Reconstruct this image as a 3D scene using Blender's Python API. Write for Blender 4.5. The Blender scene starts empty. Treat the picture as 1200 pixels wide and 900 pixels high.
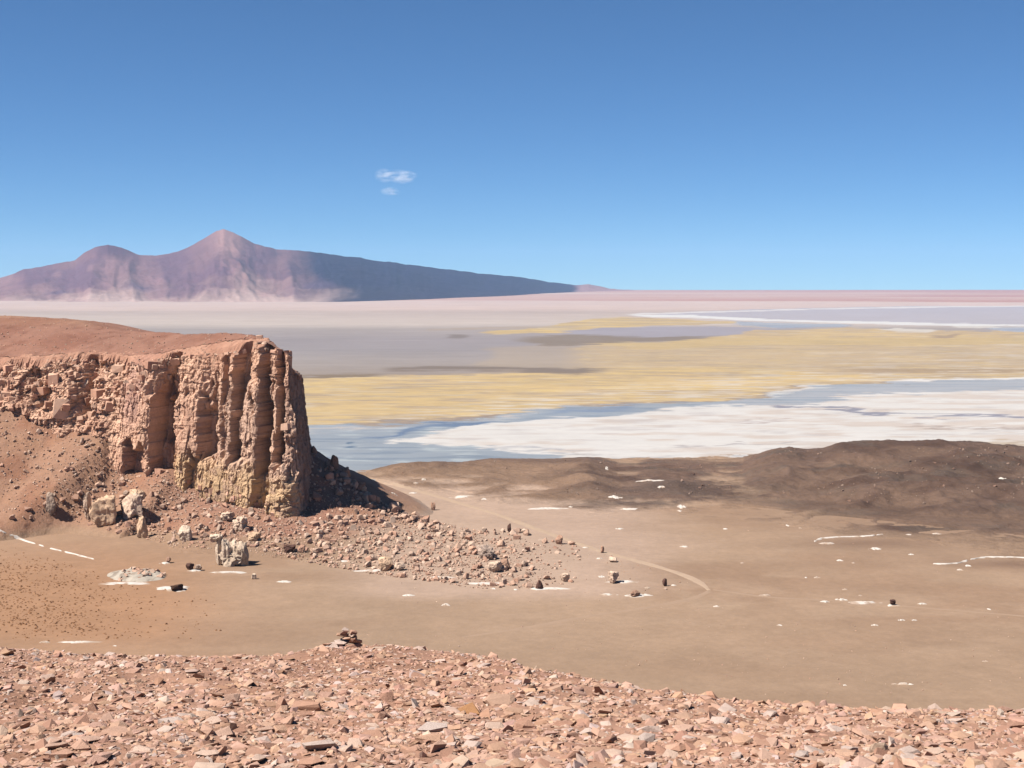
import bpy, bmesh, math, random
import numpy as np
from mathutils import Vector, Matrix, Euler

random.seed(7)
RNG = np.random.default_rng(7)
S = bpy.context.scene
COL = S.collection

# ------------------------------------------------------------------ camera
F = 1648.0                       # focal length in photo pixels (1200 wide)
PITCH = math.atan(110.0 / F)     # horizon sits 110 px above the centre
CP, SP = math.cos(PITCH), math.sin(PITCH)
cam = bpy.data.cameras.new('camera')
cam.sensor_width = 36.0
cam.lens = 36.0 * F / 1200.0
cam.clip_start = 0.1
cam.clip_end = 150000.0
camo = bpy.data.objects.new('camera', cam)
camo.rotation_euler = (math.pi / 2 - PITCH, 0, 0)
COL.objects.link(camo)
S.camera = camo

# ------------------------------------------------------------------ light
SUN_EL, SUN_AZ = 54.0, 66.0      # degrees; azimuth to the left of straight behind the camera
tosun = Vector((-math.sin(math.radians(SUN_AZ)) * math.cos(math.radians(SUN_EL)),
                -math.cos(math.radians(SUN_AZ)) * math.cos(math.radians(SUN_EL)),
                math.sin(math.radians(SUN_EL))))
sl = bpy.data.lights.new('sun', 'SUN')
sl.energy = 5.0
sl.angle = math.radians(0.5)
sl.color = (1.0, 0.955, 0.89)
so = bpy.data.objects.new('sun', sl)
so.rotation_euler = tosun.to_track_quat('Z', 'Y').to_euler()
COL.objects.link(so)

W = bpy.data.worlds.new("World")
S.world = W
W.use_nodes = True
wn = W.node_tree
bg = wn.nodes['Background']
sky = wn.nodes.new('ShaderNodeTexSky')
sky.sky_type = 'NISHITA'
sky.sun_disc = False
sky.sun_elevation = math.radians(SUN_EL)
sky.sun_rotation = math.atan2(tosun.x, tosun.y)
sky.altitude = 4700
sky.air_density = 1.0
sky.dust_density = 0.0
sky.ozone_density = 10.0
tint = wn.nodes.new('ShaderNodeVectorMath')
tint.operation = 'MULTIPLY'
tint.inputs[1].default_value = (0.87, 1.05, 1.03)        # the clear azure of thin high air
wn.links.new(sky.outputs[0], tint.inputs[0])
wn.links.new(tint.outputs[0], bg.inputs[0])
bg.inputs[1].default_value = 0.050

S.view_settings.view_transform = 'Standard'
S.view_settings.look = 'None'
S.view_settings.exposure = 1.05
S.view_settings.gamma = 1.0
S.view_settings.use_curve_mapping = False
S.cycles.use_denoising = True
S.cycles.volume_step_rate = 1.0
S.cycles.max_bounces = 8
S.cycles.diffuse_bounces = 1
S.cycles.volume_bounces = 4

# ------------------------------------------------------------------ helpers
def lin(c):
    c = np.asarray(c, float) / 255.0
    return np.where(c <= 0.04045, c / 12.92, ((c + 0.055) / 1.055) ** 2.4)

def alb(r, g, b, k=1.25):
    """surface colour that shows as about this sRGB value in full sun"""
    return np.clip(lin((r, g, b)) / (k * 2.02), 0.0, 0.85)

def ray(px, py):
    X = (np.asarray(px, float) - 600) / F
    Y = (450 - np.asarray(py, float)) / F
    return X, CP + Y * SP, -SP + Y * CP

def at_z(px, py, z):
    dx, dy, dz = ray(px, py)
    t = z / dz
    return dx * t, dy * t

def at_y(px, py, y):
    dx, dy, dz = ray(px, py)
    t = y / dy
    return dx * t, dz * t

def xz(px, py, y):
    """world x and z of the point of depth y seen at a place of the photo"""
    return at_y(px, py, y)

def proj(x, y, z):
    depth = y * CP - z * SP
    up = y * SP + z * CP
    return 600 + F * x / depth, 450 - F * up / depth

def sstep(a, b, x):
    t = np.clip((np.asarray(x, float) - a) / (b - a), 0, 1)
    return t * t * (3 - 2 * t)

def _h(ix, iy, iz, seed):
    with np.errstate(over='ignore'):
        n = (ix.astype(np.int64).astype(np.uint32) * np.uint32(374761393)
             + iy.astype(np.int64).astype(np.uint32) * np.uint32(668265263)
             + iz.astype(np.int64).astype(np.uint32) * np.uint32(2147483647 & 1274126177)
             + np.uint32((seed * 974711) & 0xffffffff))
        n = (n ^ (n >> np.uint32(13))) * np.uint32(1274126177)
        n = (n ^ (n >> np.uint32(16))) * np.uint32(2246822519)
        n = n ^ (n >> np.uint32(15))
    return n.astype(np.float64) / 4294967295.0

def vn2(x, y, seed=0):
    x = np.asarray(x, float); y = np.asarray(y, float)
    x, y = np.broadcast_arrays(x, y)
    ix, iy = np.floor(x), np.floor(y)
    fx, fy = x - ix, y - iy
    u = fx * fx * fx * (fx * (fx * 6 - 15) + 10)
    v = fy * fy * fy * (fy * (fy * 6 - 15) + 10)
    z = np.zeros_like(ix)
    a = _h(ix, iy, z, seed); b = _h(ix + 1, iy, z, seed)
    c = _h(ix, iy + 1, z, seed); d = _h(ix + 1, iy + 1, z, seed)
    return (a * (1 - u) + b * u) * (1 - v) + (c * (1 - u) + d * u) * v

def fbm(x, y, o=4, seed=0, gain=0.5):
    """about -1..1"""
    s = 0; a = 1.0; t = 0; x = np.asarray(x, float); y = np.asarray(y, float)
    for i in range(o):
        s = s + a * (vn2(x, y, seed + i * 17) * 2 - 1); t += a
        x, y = x * 2.03 * 0.8 - y * 2.03 * 0.6 + 3.1, x * 2.03 * 0.6 + y * 2.03 * 0.8 - 1.7
        a *= gain
    return s / t

def fbm_s(x, y, o=4, seed=0, gain=0.5):
    """not rotated: keeps stretched features stretched"""
    s = 0; a = 1.0; t = 0; x = np.asarray(x, float); y = np.asarray(y, float)
    for i in range(o):
        s = s + a * (vn2(x, y, seed + i * 17) * 2 - 1); t += a
        x = x * 2.07 + 5.3; y = y * 2.07 - 2.9; a *= gain
    return s / t

def ridged(x, y, o=4, seed=0):
    s = 0; a = 1.0; t = 0; x = np.asarray(x, float); y = np.asarray(y, float)
    for i in range(o):
        n = 1 - np.abs(vn2(x, y, seed + i * 31) * 2 - 1)
        s = s + a * n * n; t += a
        x, y = x * 2.0 * 0.8 - y * 2.0 * 0.6 + 1.1, x * 2.0 * 0.6 + y * 2.0 * 0.8 + 4.7
        a *= 0.5
    return s / t

def worley(x, y, seed=0):
    """F1, F2 and a random number per cell"""
    x = np.asarray(x, float); y = np.asarray(y, float)
    ix, iy = np.floor(x), np.floor(y)
    f1 = np.full(x.shape, 9.0); f2 = np.full(x.shape, 9.0); cid = np.zeros(x.shape)
    z = np.zeros_like(ix)
    for a in (-1, 0, 1):
        for b in (-1, 0, 1):
            cx, cy = ix + a, iy + b
            px = cx + 0.15 + 0.7 * _h(cx, cy, z, seed); py = cy + 0.15 + 0.7 * _h(cx, cy, z + 1, seed)
            d = np.hypot(px - x, py - y)
            r = _h(cx, cy, z + 2, seed)
            n = d < f1
            f2 = np.where(n, f1, np.minimum(f2, d)); cid = np.where(n, r, cid); f1 = np.where(n, d, f1)
    return f1, f2, cid

def mixc(a, b, t):
    t = np.asarray(t)[..., None]
    return np.asarray(a) * (1 - t) + np.asarray(b) * t

def mesh_from(name, verts, faces, col=None, smooth=True, mats=(), col_dom='POINT'):
    """verts (N,3), faces (M,3 or 4) arrays, optional colour per vertex"""
    verts = np.asarray(verts, np.float32); faces = np.asarray(faces, np.int32)
    me = bpy.data.meshes.new(name)
    n, k = faces.shape
    me.vertices.add(len(verts)); me.vertices.foreach_set('co', verts.ravel())
    me.loops.add(n * k); me.loops.foreach_set('vertex_index', faces.ravel())
    me.polygons.add(n)
    me.polygons.foreach_set('loop_start', np.arange(0, n * k, k, dtype=np.int32))
    me.polygons.foreach_set('loop_total', np.full(n, k, np.int32))
    me.polygons.foreach_set('use_smooth', np.full(n, smooth))
    if col is not None:
        at = me.color_attributes.new('col', 'FLOAT_COLOR', col_dom)
        c = np.ones((len(col), 4), np.float32); c[:, :3] = col
        at.data.foreach_set('color', c.ravel())
    for m in mats:
        me.materials.append(m)
    me.update(calc_edges=True)
    me.validate()
    return me

def sub_mesh(verts, faces, col):
    used, inv = np.unique(faces.ravel(), return_inverse=True)
    return verts[used], inv.reshape(faces.shape), (None if col is None else col[used])

def grid_faces(nr, nc):
    i = np.arange(nr * nc).reshape(nr, nc)
    return np.stack([i[:-1, :-1], i[:-1, 1:], i[1:, 1:], i[1:, :-1]], -1).reshape(-1, 4)

def link(name, me, mat=None, parent=None):
    o = bpy.data.objects.new(name, me)
    if mat is not None and len(me.materials) == 0:
        me.materials.append(mat)
    COL.objects.link(o)
    if parent is not None:
        o.parent = parent
    return o

def tag(o, label=None, cat=None, group=None, kind=None):
    if label: o['label'] = label
    if cat: o['category'] = cat
    if group: o['group'] = group
    if kind: o['kind'] = kind
    return o

def empty(name, loc):
    o = bpy.data.objects.new(name, None)
    o.empty_display_size = 0.2
    o.location = loc
    COL.objects.link(o)
    return o

# ------------------------------------------------------------------ materials
def ground_mat(name, base=None, var=((0.05, 0.12),), bump=((0.5, 0.3, 0.5),), rough=0.95, space='world', spec=0.15, rand=0.0):
    """vertex colour (or one colour) broken up by noise; bump = (scale, strength, distance)"""
    m = bpy.data.materials.new(name)
    m.use_nodes = True
    nt = m.node_tree; N = nt.nodes; L = nt.links
    b = N['Principled BSDF']
    b.inputs['Roughness'].default_value = rough
    b.inputs['Specular IOR Level'].default_value = spec
    if space == 'world':
        vec = N.new('ShaderNodeNewGeometry').outputs['Position']
    else:
        vec = N.new('ShaderNodeTexCoord').outputs['Object']
    if base is None:
        a = N.new('ShaderNodeAttribute'); a.attribute_name = 'col'
        c = a.outputs['Color']
    else:
        r = N.new('ShaderNodeRGB'); r.outputs[0].default_value = (*base, 1)
        c = r.outputs[0]
    for sc, am in var:
        t = N.new('ShaderNodeTexNoise'); t.inputs['Scale'].default_value = sc
        t.inputs['Detail'].default_value = 5; t.inputs['Roughness'].default_value = 0.62
        L.new(vec, t.inputs['Vector'])
        mr = N.new('ShaderNodeMapRange')
        mr.inputs[1].default_value = 0.28; mr.inputs[2].default_value = 0.72
        mr.inputs[3].default_value = 1 - am; mr.inputs[4].default_value = 1 + am
        L.new(t.outputs[0], mr.inputs[0])
        vm = N.new('ShaderNodeVectorMath'); vm.operation = 'SCALE'
        L.new(c, vm.inputs[0]); L.new(mr.outputs[0], vm.inputs['Scale'])
        c = vm.outputs[0]
    if rand:
        oi = N.new('ShaderNodeObjectInfo')
        mr = N.new('ShaderNodeMapRange')
        mr.inputs[3].default_value = 1 - rand; mr.inputs[4].default_value = 1 + rand
        L.new(oi.outputs['Random'], mr.inputs[0])
        vm = N.new('ShaderNodeVectorMath'); vm.operation = 'SCALE'
        L.new(c, vm.inputs[0]); L.new(mr.outputs[0], vm.inputs['Scale'])
        c = vm.outputs[0]
    L.new(c, b.inputs['Base Color'])
    nrm = None
    for sc, st, di in bump:
        t = N.new('ShaderNodeTexNoise'); t.inputs['Scale'].default_value = sc
        t.inputs['Detail'].default_value = 6; t.inputs['Roughness'].default_value = 0.65
        L.new(vec, t.inputs['Vector'])
        bu = N.new('ShaderNodeBump'); bu.inputs['Strength'].default_value = st
        bu.inputs['Distance'].default_value = di
        L.new(t.outputs[0], bu.inputs['Height'])
        if nrm is not None: L.new(nrm, bu.inputs['Normal'])
        nrm = bu.outputs[0]
    if nrm is not None: L.new(nrm, b.inputs['Normal'])
    return m

M_PLAIN = ground_mat('desert_ground', var=((0.012, 0.07), (0.06, 0.07), (0.25, 0.08), (0.9, 0.06)), bump=((0.25, 0.35, 0.5), (1.5, 0.3, 0.15)))
M_MUD = ground_mat('mud_flat', var=((0.004, 0.05),), bump=())
M_GRASS = ground_mat('yellow_marsh', var=((0.006, 0.08), (0.05, 0.1)), bump=((0.1, 0.3, 0.5),))
M_SALT = ground_mat('salt_crust', var=((0.01, 0.04), (0.08, 0.03)), bump=((0.2, 0.2, 0.2),))
M_HILL = ground_mat('dark_hill_soil', var=((0.03, 0.16), (0.3, 0.16)), bump=((0.12, 0.7, 2.0), (0.6, 0.7, 0.6)))
M_CLIFF = ground_mat('cliff_rock', var=((0.07, 0.12), (0.5, 0.1), (2.0, 0.06)), bump=((0.35, 0.6, 1.0), (1.2, 0.9, 0.5), (4.0, 0.6, 0.12)))
M_TALUS = ground_mat('talus_soil', var=((0.05, 0.08), (0.3, 0.1), (1.2, 0.08)), bump=((0.3, 0.6, 0.8), (1.2, 0.6, 0.3)))
M_MOUNT = ground_mat('mountain_rock', var=((0.0015, 0.1), (0.006, 0.08)), bump=((0.004, 0.5, 60.0),))
M_BOULDER = ground_mat('boulder_rock', var=((0.5, 0.12), (2.0, 0.1)), bump=((1.2, 0.5, 0.3),), space='object', rand=0.16)
M_PALE = ground_mat('pale_rock', var=((0.35, 0.14), (1.5, 0.12)), bump=((0.6, 0.6, 0.6), (2.0, 0.6, 0.25)), space='object')
M_SCREE = ground_mat('scree_rock', var=((0.8, 0.12),), bump=((1.2, 0.5, 0.3),))
M_STONE = ground_mat('rubble_stone', var=((5.0, 0.1), (22.0, 0.09)), bump=((14.0, 0.5, 0.02), (60.0, 0.4, 0.006)), space='object', rand=0.07)
M_RUBBLE = ground_mat('rubble_small_stone', var=((4.0, 0.1), (20.0, 0.09)), bump=((14.0, 0.5, 0.02), (60.0, 0.4, 0.006)))
M_RIDGE = ground_mat('ridge_soil', var=((0.6, 0.08), (6.0, 0.12), (30.0, 0.1)), bump=((7.0, 0.7, 0.04), (30.0, 0.7, 0.015)))
M_SNOW = ground_mat('white_patch', var=((0.25, 0.06), (1.0, 0.06)), bump=((0.8, 0.3, 0.2),))
M_TRACK = ground_mat('track_dust', base=tuple(alb(219, 188, 160)), var=((0.2, 0.08), (1.0, 0.06)), bump=((1.0, 0.3, 0.1),))
M_TUFT = ground_mat('dry_tuft', base=tuple(alb(190, 140, 102)), var=((0.3, 0.2),), bump=())

def water_mat():
    m = ground_mat('lagoon_water', var=((0.01, 0.08),), bump=((0.25, 0.08, 0.3),), rough=0.45, spec=0.2)
    m.node_tree.nodes['Principled BSDF'].inputs['IOR'].default_value = 1.33
    return m
M_WATER = water_mat()

# ------------------------------------------------------------------ the valley floor
ZP = -120.0
def rise(d):
    return 122.0 * sstep(9500, 27000, d)

def plain_z(x, y):
    d = np.hypot(x, y)
    und = 0.7 * fbm(x / 90.0, y / 90.0, 3, 5) + 0.25 * fbm(x / 22.0, y / 22.0, 2, 6)
    nearf = 1 - sstep(880, 960, d)
    z = ZP + und * nearf + rise(d)
    z = z - 1.6 * sstep(890, 930, d) * (1 - sstep(11000, 13500, d))        # bed below the salt lake sheets
    z = z + (6 * fbm(x / 2500., y / 2500., 3, 9)) * sstep(12000, 18000, d)
    return z

# cliff foot in plan: (photo x, depth); then points round the back
cp = [(-330, 785), (-160, 772), (-60, 765), (0, 760), (40, 756), (95, 748), (140, 737), (177, 728), (205, 726),
      (235, 720), (265, 714), (300, 708), (330, 703), (343, 701), (350, 704), (355, 712), (359, 726), (361, 745)]
P = [((px - 600) / F * (yy * CP + 100 * SP * 1.0), yy) for px, yy in cp]
P += [(-116, 780), (-138, 840), (-170, 915), (-205, 1000), (-300, 1060), (-430, 1090)]
PPX = [c[0] for c in cp] + [362, 363, 364, 365, 366, 367]
P = np.array(P, float); PPX = np.array(PPX, float)
seg = np.hypot(*np.diff(P, axis=0).T); PU = np.r_[0, np.cumsum(seg)]
U_of_px = lambda px: np.interp(px, PPX, PU)
def path_at(u):
    return np.interp(u, PU, P[:, 0]), np.interp(u, PU, P[:, 1])
_us = np.arange(0, PU[-1], 2.0)
_px, _py = path_at(_us)
k = np.ones(5) / 5
_px = np.convolve(np.pad(_px, 2, 'edge'), k, 'valid'); _py = np.convolve(np.pad(_py, 2, 'edge'), k, 'valid')
def path_s(u):
    return np.interp(u, _us, _px), np.interp(u, _us, _py)
_tx, _ty = np.gradient(_px), np.gradient(_py)
def _smooth(a, n):
    return np.convolve(np.pad(a, n // 2, 'edge'), np.ones(n) / n, 'valid')
_nx, _ny = _smooth(_ty, 7), _smooth(-_tx, 7)      # outward normal
_l = np.hypot(_nx, _ny); _nx /= _l; _ny /= _l
_ax, _ay = _smooth(_nx, 25), _smooth(_ny, 25)
_l = np.hypot(_ax, _ay); _ax /= _l; _ay /= _l
_upx = np.interp(_us, PU, PPX)
# rim and foot heights along the cliff, read off the photo at the cliff's depth
rim_t = [(-330, 434), (-60, 433), (0, 431), (40, 428), (75, 423), (100, 427), (135, 430), (170, 428), (195, 424), (215, 420),
         (245, 417), (262, 415), (285, 412), (300, 408), (320, 411), (335, 416), (345, 421), (352, 428), (361, 440)]
foot_t = [(-330, 470), (0, 476), (20, 482), (50, 490), (75, 503), (100, 503), (128, 512), (140, 545), (160, 556), (178, 552), (200, 549),
          (215, 562), (235, 576), (262, 582), (290, 588), (320, 599), (345, 602), (352, 598), (356, 570), (359, 545), (361, 527)]
rpx = np.interp(_upx, *zip(*rim_t)); fpx = np.interp(_upx, *zip(*foot_t))
_rim = np.array([at_y(a, b, c)[1] for a, b, c in zip(_upx, rpx, _py)])
_foot = np.array([at_y(a, b, c)[1] for a, b, c in zip(_upx, fpx, _py)])
back = _upx > 361.01
_rim[back] = np.interp(_us[back], [_us[back][0], _us[-1]], [_rim[~back][-1], -40.])
_foot[back] = np.interp(_us[back], [_us[back][0], _us[-1]], [_foot[~back][-1], -97.])
_foot_s = _smooth(_foot, 5)

def near_path(x, y):
    """distance to the cliff foot and the position along it"""
    x = np.asarray(x, float).ravel(); y = np.asarray(y, float).ravel()
    D = np.empty(len(x)); I = np.empty(len(x), int)
    for a in range(0, len(x), 20000):
        b = slice(a, a + 20000)
        d2 = (x[b, None] - _px) ** 2 + (y[b, None] - _py) ** 2
        i = d2.argmin(1); I[b] = i; D[b] = np.sqrt(d2[np.arange(len(i)), i])
    return D, I

_poly = np.r_[np.c_[_px, _py], [[-900, 1090], [-900, 790]]]
def inside(x, y):
    r = np.zeros(np.shape(x), bool)
    n = len(_poly)
    for i in range(n):
        x1, y1 = _poly[i]; x2, y2 = _poly[(i + 1) % n]
        if y1 == y2: continue
        c = ((y1 > y) != (y2 > y)) & (x < (x2 - x1) * (y - y1) / (y2 - y1) + x1)
        r ^= c
    return r

def talus_z(x, y, detail=True):
    shp = np.shape(x)
    x = np.asarray(x, float).ravel(); y = np.asarray(y, float).ravel()
    D, I = near_path(x, y)
    zb = _foot_s[I]
    ins = inside(x, y)
    H = np.maximum(zb - ZP, 3.0)
    frontal = sstep(150, 330, _upx[I]) * (1 - sstep(355, 360, _upx[I]))
    bk_ = sstep(358, 361.5, _upx[I])
    Lg_ = H / math.tan(math.radians(33)) * (1.45 - 0.12 * bk_)
    Lg = np.maximum(Lg_, 70 * frontal + 20)
    t = np.clip(np.where(ins, 0, D) / Lg, 0, 1)
    z = ZP + H * ((1 - t) ** (1.45 + 0.35 * frontal - 0.25 * bk_)) - 1.2 * sstep(0.80, 1.0, t) 
    amp = (1 - t) * sstep(0, 0.05, np.where(ins, 0, D) / 20 + 0.01)
    z = z + amp * (1.3 * fbm(x / 14., y / 14., 4, 21))
    if detail:
        z = z + (1 - t * 0.7) * 0.35 * fbm(x / 3.0, y / 3.0, 2, 22)
    return z.reshape(shp)

def hump_z(x):
    return np.interp(x, [-900, -349, -268, -229, -165, -138, -126, -116, -105], [-9, -12, -13.4, -18.5, -21.0, -21.0, -22.5, -31, -36])

def top_z(x, y):
    shp = np.shape(x)
    x = np.asarray(x, float).ravel(); y = np.asarray(y, float).ravel()
    D, I = near_path(x, y)
    r = _rim[I]
    DD = np.interp(x, [-400, -230, -150, -110], [75, 60, 16, 9])
    z = r + (np.maximum(hump_z(x), r) - r) * (1 - np.exp(-np.maximum(D - 5, 0) / DD))
    z = z + (0.5 * fbm(x / 9., y / 9., 4, 33) + 0.25 * fbm(x / 3., y / 3., 2, 34)) * sstep(6, 14, D)
    return z.reshape(shp)

# ground sheet, finer where the camera looks
ang = np.r_[np.linspace(-180, -60, 30)[:-1], np.linspace(-60, -24, 50)[:-1], np.linspace(-24, 24, 340), np.linspace(24, 60, 50)[1:], np.linspace(60, 180, 30)[1:]]
rad = np.r_[np.geomspace(3, 230, 14)[:-1], np.geomspace(230, 1000, 190)[:-1], np.geomspace(1000, 11000, 50)[:-1], np.geomspace(11000, 31000, 55)]
A, R = np.meshgrid(np.radians(ang), rad)
gx, gy = R * np.sin(A), R * np.cos(A)
gz = plain_z(gx, gy)
gpx, gpy = proj(gx, np.maximum(gy, 1), np.where(R > 9000, gz, ZP))

def ground_colour(px, py, x, y, d):
    c = np.empty(px.shape + (3,)); c[:] = alb(194, 162, 134)
    n = fbm(x / 120., y / 60., 4, 41); n2 = fbm(x / 30., y / 14., 4, 42)
    c = mixc(c, alb(180, 146, 119), sstep(-0.1, 0.5, n) * 0.8)
    c = mixc(c, alb(202, 170, 142), sstep(0.1, 0.6, n2) * 0.6)
    rl = sstep(0.72, 0.95, ridged(x / 90. + 0.4 * n, y / 60., 3, 44))
    c = mixc(c, alb(208, 178, 150), rl * 0.35)
    # orange left plain
    w = sstep(420, 60, px + 60 * n) * sstep(600, 660, py + 15 * n)
    c = mixc(c, alb(200, 158, 126), w * 0.8)
    w = sstep(300, 150, px + 40 * n) * sstep(640, 690, py + 10 * n) * sstep(770, 735, py)
    c = mixc(c, alb(194, 144, 106), w * 0.6)
    # pale fan right of the cliff
    w = sstep(850, 690, px + 40 * n) * sstep(360, 480, px) * sstep(545, 570, py) * sstep(706, 690, py + 10 * n + (px - 600) * 0.01)
    c = mixc(c, alb(213, 182, 159), w * 0.9)
    # darker brown patches under the banks on the right
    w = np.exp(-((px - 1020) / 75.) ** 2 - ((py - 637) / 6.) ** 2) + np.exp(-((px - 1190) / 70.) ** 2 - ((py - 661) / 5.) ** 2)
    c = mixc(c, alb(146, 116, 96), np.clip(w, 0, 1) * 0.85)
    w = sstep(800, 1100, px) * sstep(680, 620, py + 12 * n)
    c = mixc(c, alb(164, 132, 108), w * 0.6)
    w = sstep(690, 790, py + 8 * n) * sstep(250, 420, px)
    c = mixc(c, alb(186, 155, 128), w * 0.6)
    # rising plain at the horizon: pink bands
    m = fbm_s(px / 420., py / 1.6, 4, 43)
    far = sstep(10500, 11800, d)
    pk = mixc(mixc(alb(220, 180, 162), alb(208, 156, 138), sstep(-0.1, 0.4, m + (px - 850) / 1500.)), alb(230, 202, 186), sstep(0.15, 0.6, -m))
    c = c * (1 - far[..., None]) + pk * far[..., None]
    w = sstep(760, 560, px) * far * sstep(347, 355, py)
    c = mixc(c, alb(226, 198, 184), w * 0.6)
    return c

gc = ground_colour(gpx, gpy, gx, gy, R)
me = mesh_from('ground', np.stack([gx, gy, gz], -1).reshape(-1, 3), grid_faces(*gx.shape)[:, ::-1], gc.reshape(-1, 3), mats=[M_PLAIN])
# close the little hole under the camera ridge is hidden by the ridge itself
link('ground', me); tag(bpy.data.objects['ground'], 'broad brown desert plain reaching to the horizon', None, None, 'structure')

# ------------------------------------------------------------------ salt lake
spx = np.arange(-300, 1501, 4.0)
spy = np.r_[np.arange(352.5, 384, 0.35), np.arange(384, 566, 0.55)]
SX, SY = np.meshgrid(spx, spy)
# world place of each sheet point on the (gently rising) floor
sx, sy = at_z(SX, SY, ZP)
for _ in range(25):
    zz = ZP + rise(np.hypot(sx, sy))
    nx_, ny_ = at_z(SX, SY, np.minimum(zz, -20))
    sx = sx * 0.5 + nx_ * 0.5; sy = sy * 0.5 + ny_ * 0.5
sz = ZP + rise(np.hypot(sx, sy))
wx = SX + 30 * fbm_s(SX / 140., SY / 7., 4, 51)
st = np.clip((SY - 345) / 100., 0.12, 2.0)             # features get thinner with distance
wy = SY + st * (3.4 * fbm_s(SX / 90., SY / (7. * st), 4, 52) + 2.2 * fbm_s(SX / 24., SY / (2.5 * st), 4, 53))
streak = fbm_s(SX / 160., SY / (2.2 * st), 4, 54)
streak2 = fbm_s(SX / 60., SY / (1.4 * st), 3, 55)
blot = fbm_s(SX / 34., SY / (4.5 * st), 4, 150)
blot2 = fbm_s(SX / 70., SY / (9. * st), 4, 151)
CL = np.zeros(SX.shape, int)                           # 0 mud, 1 marsh grass, 2 salt, 3 water
ys = [345, 362, 366, 372, 380, 386, 398, 410, 420, 436, 446, 600]
cs = [alb(232, 204, 190), alb(226, 200, 186), alb(206, 186, 174), alb(214, 196, 184), alb(216, 200, 188), alb(182, 170, 164), alb(170, 160, 160),
      alb(170, 161, 161), alb(178, 167, 162), alb(174, 160, 150), alb(170, 152, 138), alb(175, 160, 150)]
cs = np.array(cs)
C = np.stack([np.interp(wy, ys, cs[:, i]) for i in range(3)], -1)
C *= (1 + 0.06 * streak + 0.04 * streak2 + 0.05 * blot + 0.05 * blot2 + 0.05 * fbm_s(SX / 22., SY / (0.9 * st), 3, 60))[..., None]

def band(pts_top, pts_bot, col, cls=None, soft=0.8, a=1.0, x=None, y=None, fadex=20, lim=None):
    """a tract of the lake floor between two outlines"""
    global C, CL
    X = wx if x is None else x; Y = wy if y is None else y
    tx, ty = zip(*pts_top); bx, by = zip(*pts_bot)
    s = soft * st
    m = sstep(-s, s, Y - np.interp(X, tx, ty)) * sstep(-s, s, np.interp(X, bx, by) - Y)
    x0, x1 = max(tx[0], bx[0]), min(tx[-1], bx[-1])
    if x0 > -250: m = m * sstep(x0, x0 + fadex, X)
    if x1 < 1450: m = m * sstep(x1, x1 - fadex, X)
    if lim is not None: m = m * lim
    C = mixc(C, col, m * a)
    if cls is not None: CL = np.where(m * a > 0.5, cls, CL)

def line(pts, th, col, cls=None, a=1.0, fadex=12, soft=0.45):
    band([(x, y - th / 2) for x, y in pts], [(x, y + th / 2) for x, y in pts], col, cls, soft, a, fadex=fadex)

YEL = alb(224, 194, 142); YEL2 = alb(216, 188, 146); YEL3 = alb(196, 172, 142)
# far right lilac flat with white lines
band([(760, 367), (900, 362), (1050, 359), (1500, 357)], [(760, 370), (900, 377), (1050, 380), (1500, 384)], alb(198, 190, 194), None)
line([(740, 368), (850, 365), (950, 362), (1080, 359.8), (1200, 358.6)], 1.3, alb(236, 228, 224), 2, 0.9)
line([(745, 369.5), (800, 371), (870, 374), (960, 377), (1060, 379), (1140, 381), (1210, 382), (1500, 384)], 2.6, alb(240, 236, 232), 2)
band([(850, 376), (900, 378.5), (1010, 380.5)], [(850, 380), (920, 385), (1010, 383)], alb(152, 164, 186), 3)
band([(1140, 383), (1200, 384), (1500, 386)], [(1140, 385), (1200, 392), (1500, 396)], alb(176, 178, 196), 3)
# upper yellow islands
band([(560, 390), (600, 387), (640, 383.5), (690, 376), (730, 371.5), (780, 373), (840, 376.5), (870, 376.5)],
     [(560, 392), (610, 390.5), (650, 389.5), (700, 384.5), (760, 382), (830, 380), (870, 378)], alb(222, 192, 134), 1)
band([(490, 386), (540, 384.5), (620, 383), (690, 382)], [(490, 388), (540, 387), (620, 385), (690, 383.5)], alb(190, 170, 150), None, a=0.7)
band([(640, 388), (700, 385), (760, 383), (830, 382.5), (900, 385), (960, 388)], [(640, 396), (700, 400), (780, 400), (840, 393), (900, 390), (960, 389)], alb(178, 170, 176), None)
# main marsh
band([(240, 446), (350, 444.5), (450, 442), (560, 439.5), (640, 435), (700, 436)], [(240, 505), (350, 500), (430, 497), (480, 495), (560, 489), (700, 474)], YEL, 1, 1.2, fadex=1)
band([(640, 412), (700, 403), (770, 402), (840, 394), (890, 386), (940, 387), (1010, 384), (1100, 388), (1200, 389), (1500, 394)],
     [(640, 445), (700, 476), (780, 470.5), (850, 468), (900, 463), (940, 453), (1000, 449), (1060, 447), (1200, 441), (1500, 436)], YEL2, 1, 1.2, fadex=70)
band([(560, 440), (700, 437), (800, 430), (900, 432), (1000, 437)], [(560, 489), (640, 477), (700, 475), (780, 470.5), (850, 468), (900, 463), (950, 451), (1000, 448)], YEL, 1, 1.2, fadex=1)
m_ = (CL == 1)
C = np.where(m_[..., None], mixc(C, YEL3, sstep(0.0, 0.45, 0.5 * streak + 0.8 * blot2) * 0.8), C)
C = np.where(m_[..., None], mixc(C, alb(232, 202, 142), sstep(0.0, 0.4, 0.4 * streak2 + 0.8 * blot) * 0.75), C)
C = np.where(m_[..., None], mixc(C, alb(222, 208, 186), sstep(0.25, 0.55, fbm_s(SX / 50., SY / (2.0 * st), 4, 56)) * 0.6), C)
C = np.where(m_[..., None], mixc(C, alb(184, 166, 148), sstep(0.15, 0.5, fbm_s(SX / 110., SY / (1.6 * st), 4, 65)) * 0.6), C)
C = np.where(m_[..., None], mixc(C, alb(232, 220, 206), sstep(0.02, 0.4, fbm_s(SX / 45., SY / (1.5 * st), 3, 66)) * sstep(474, 490, SY + (SX - 500) * 0.12) * 0.8), C)
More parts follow.
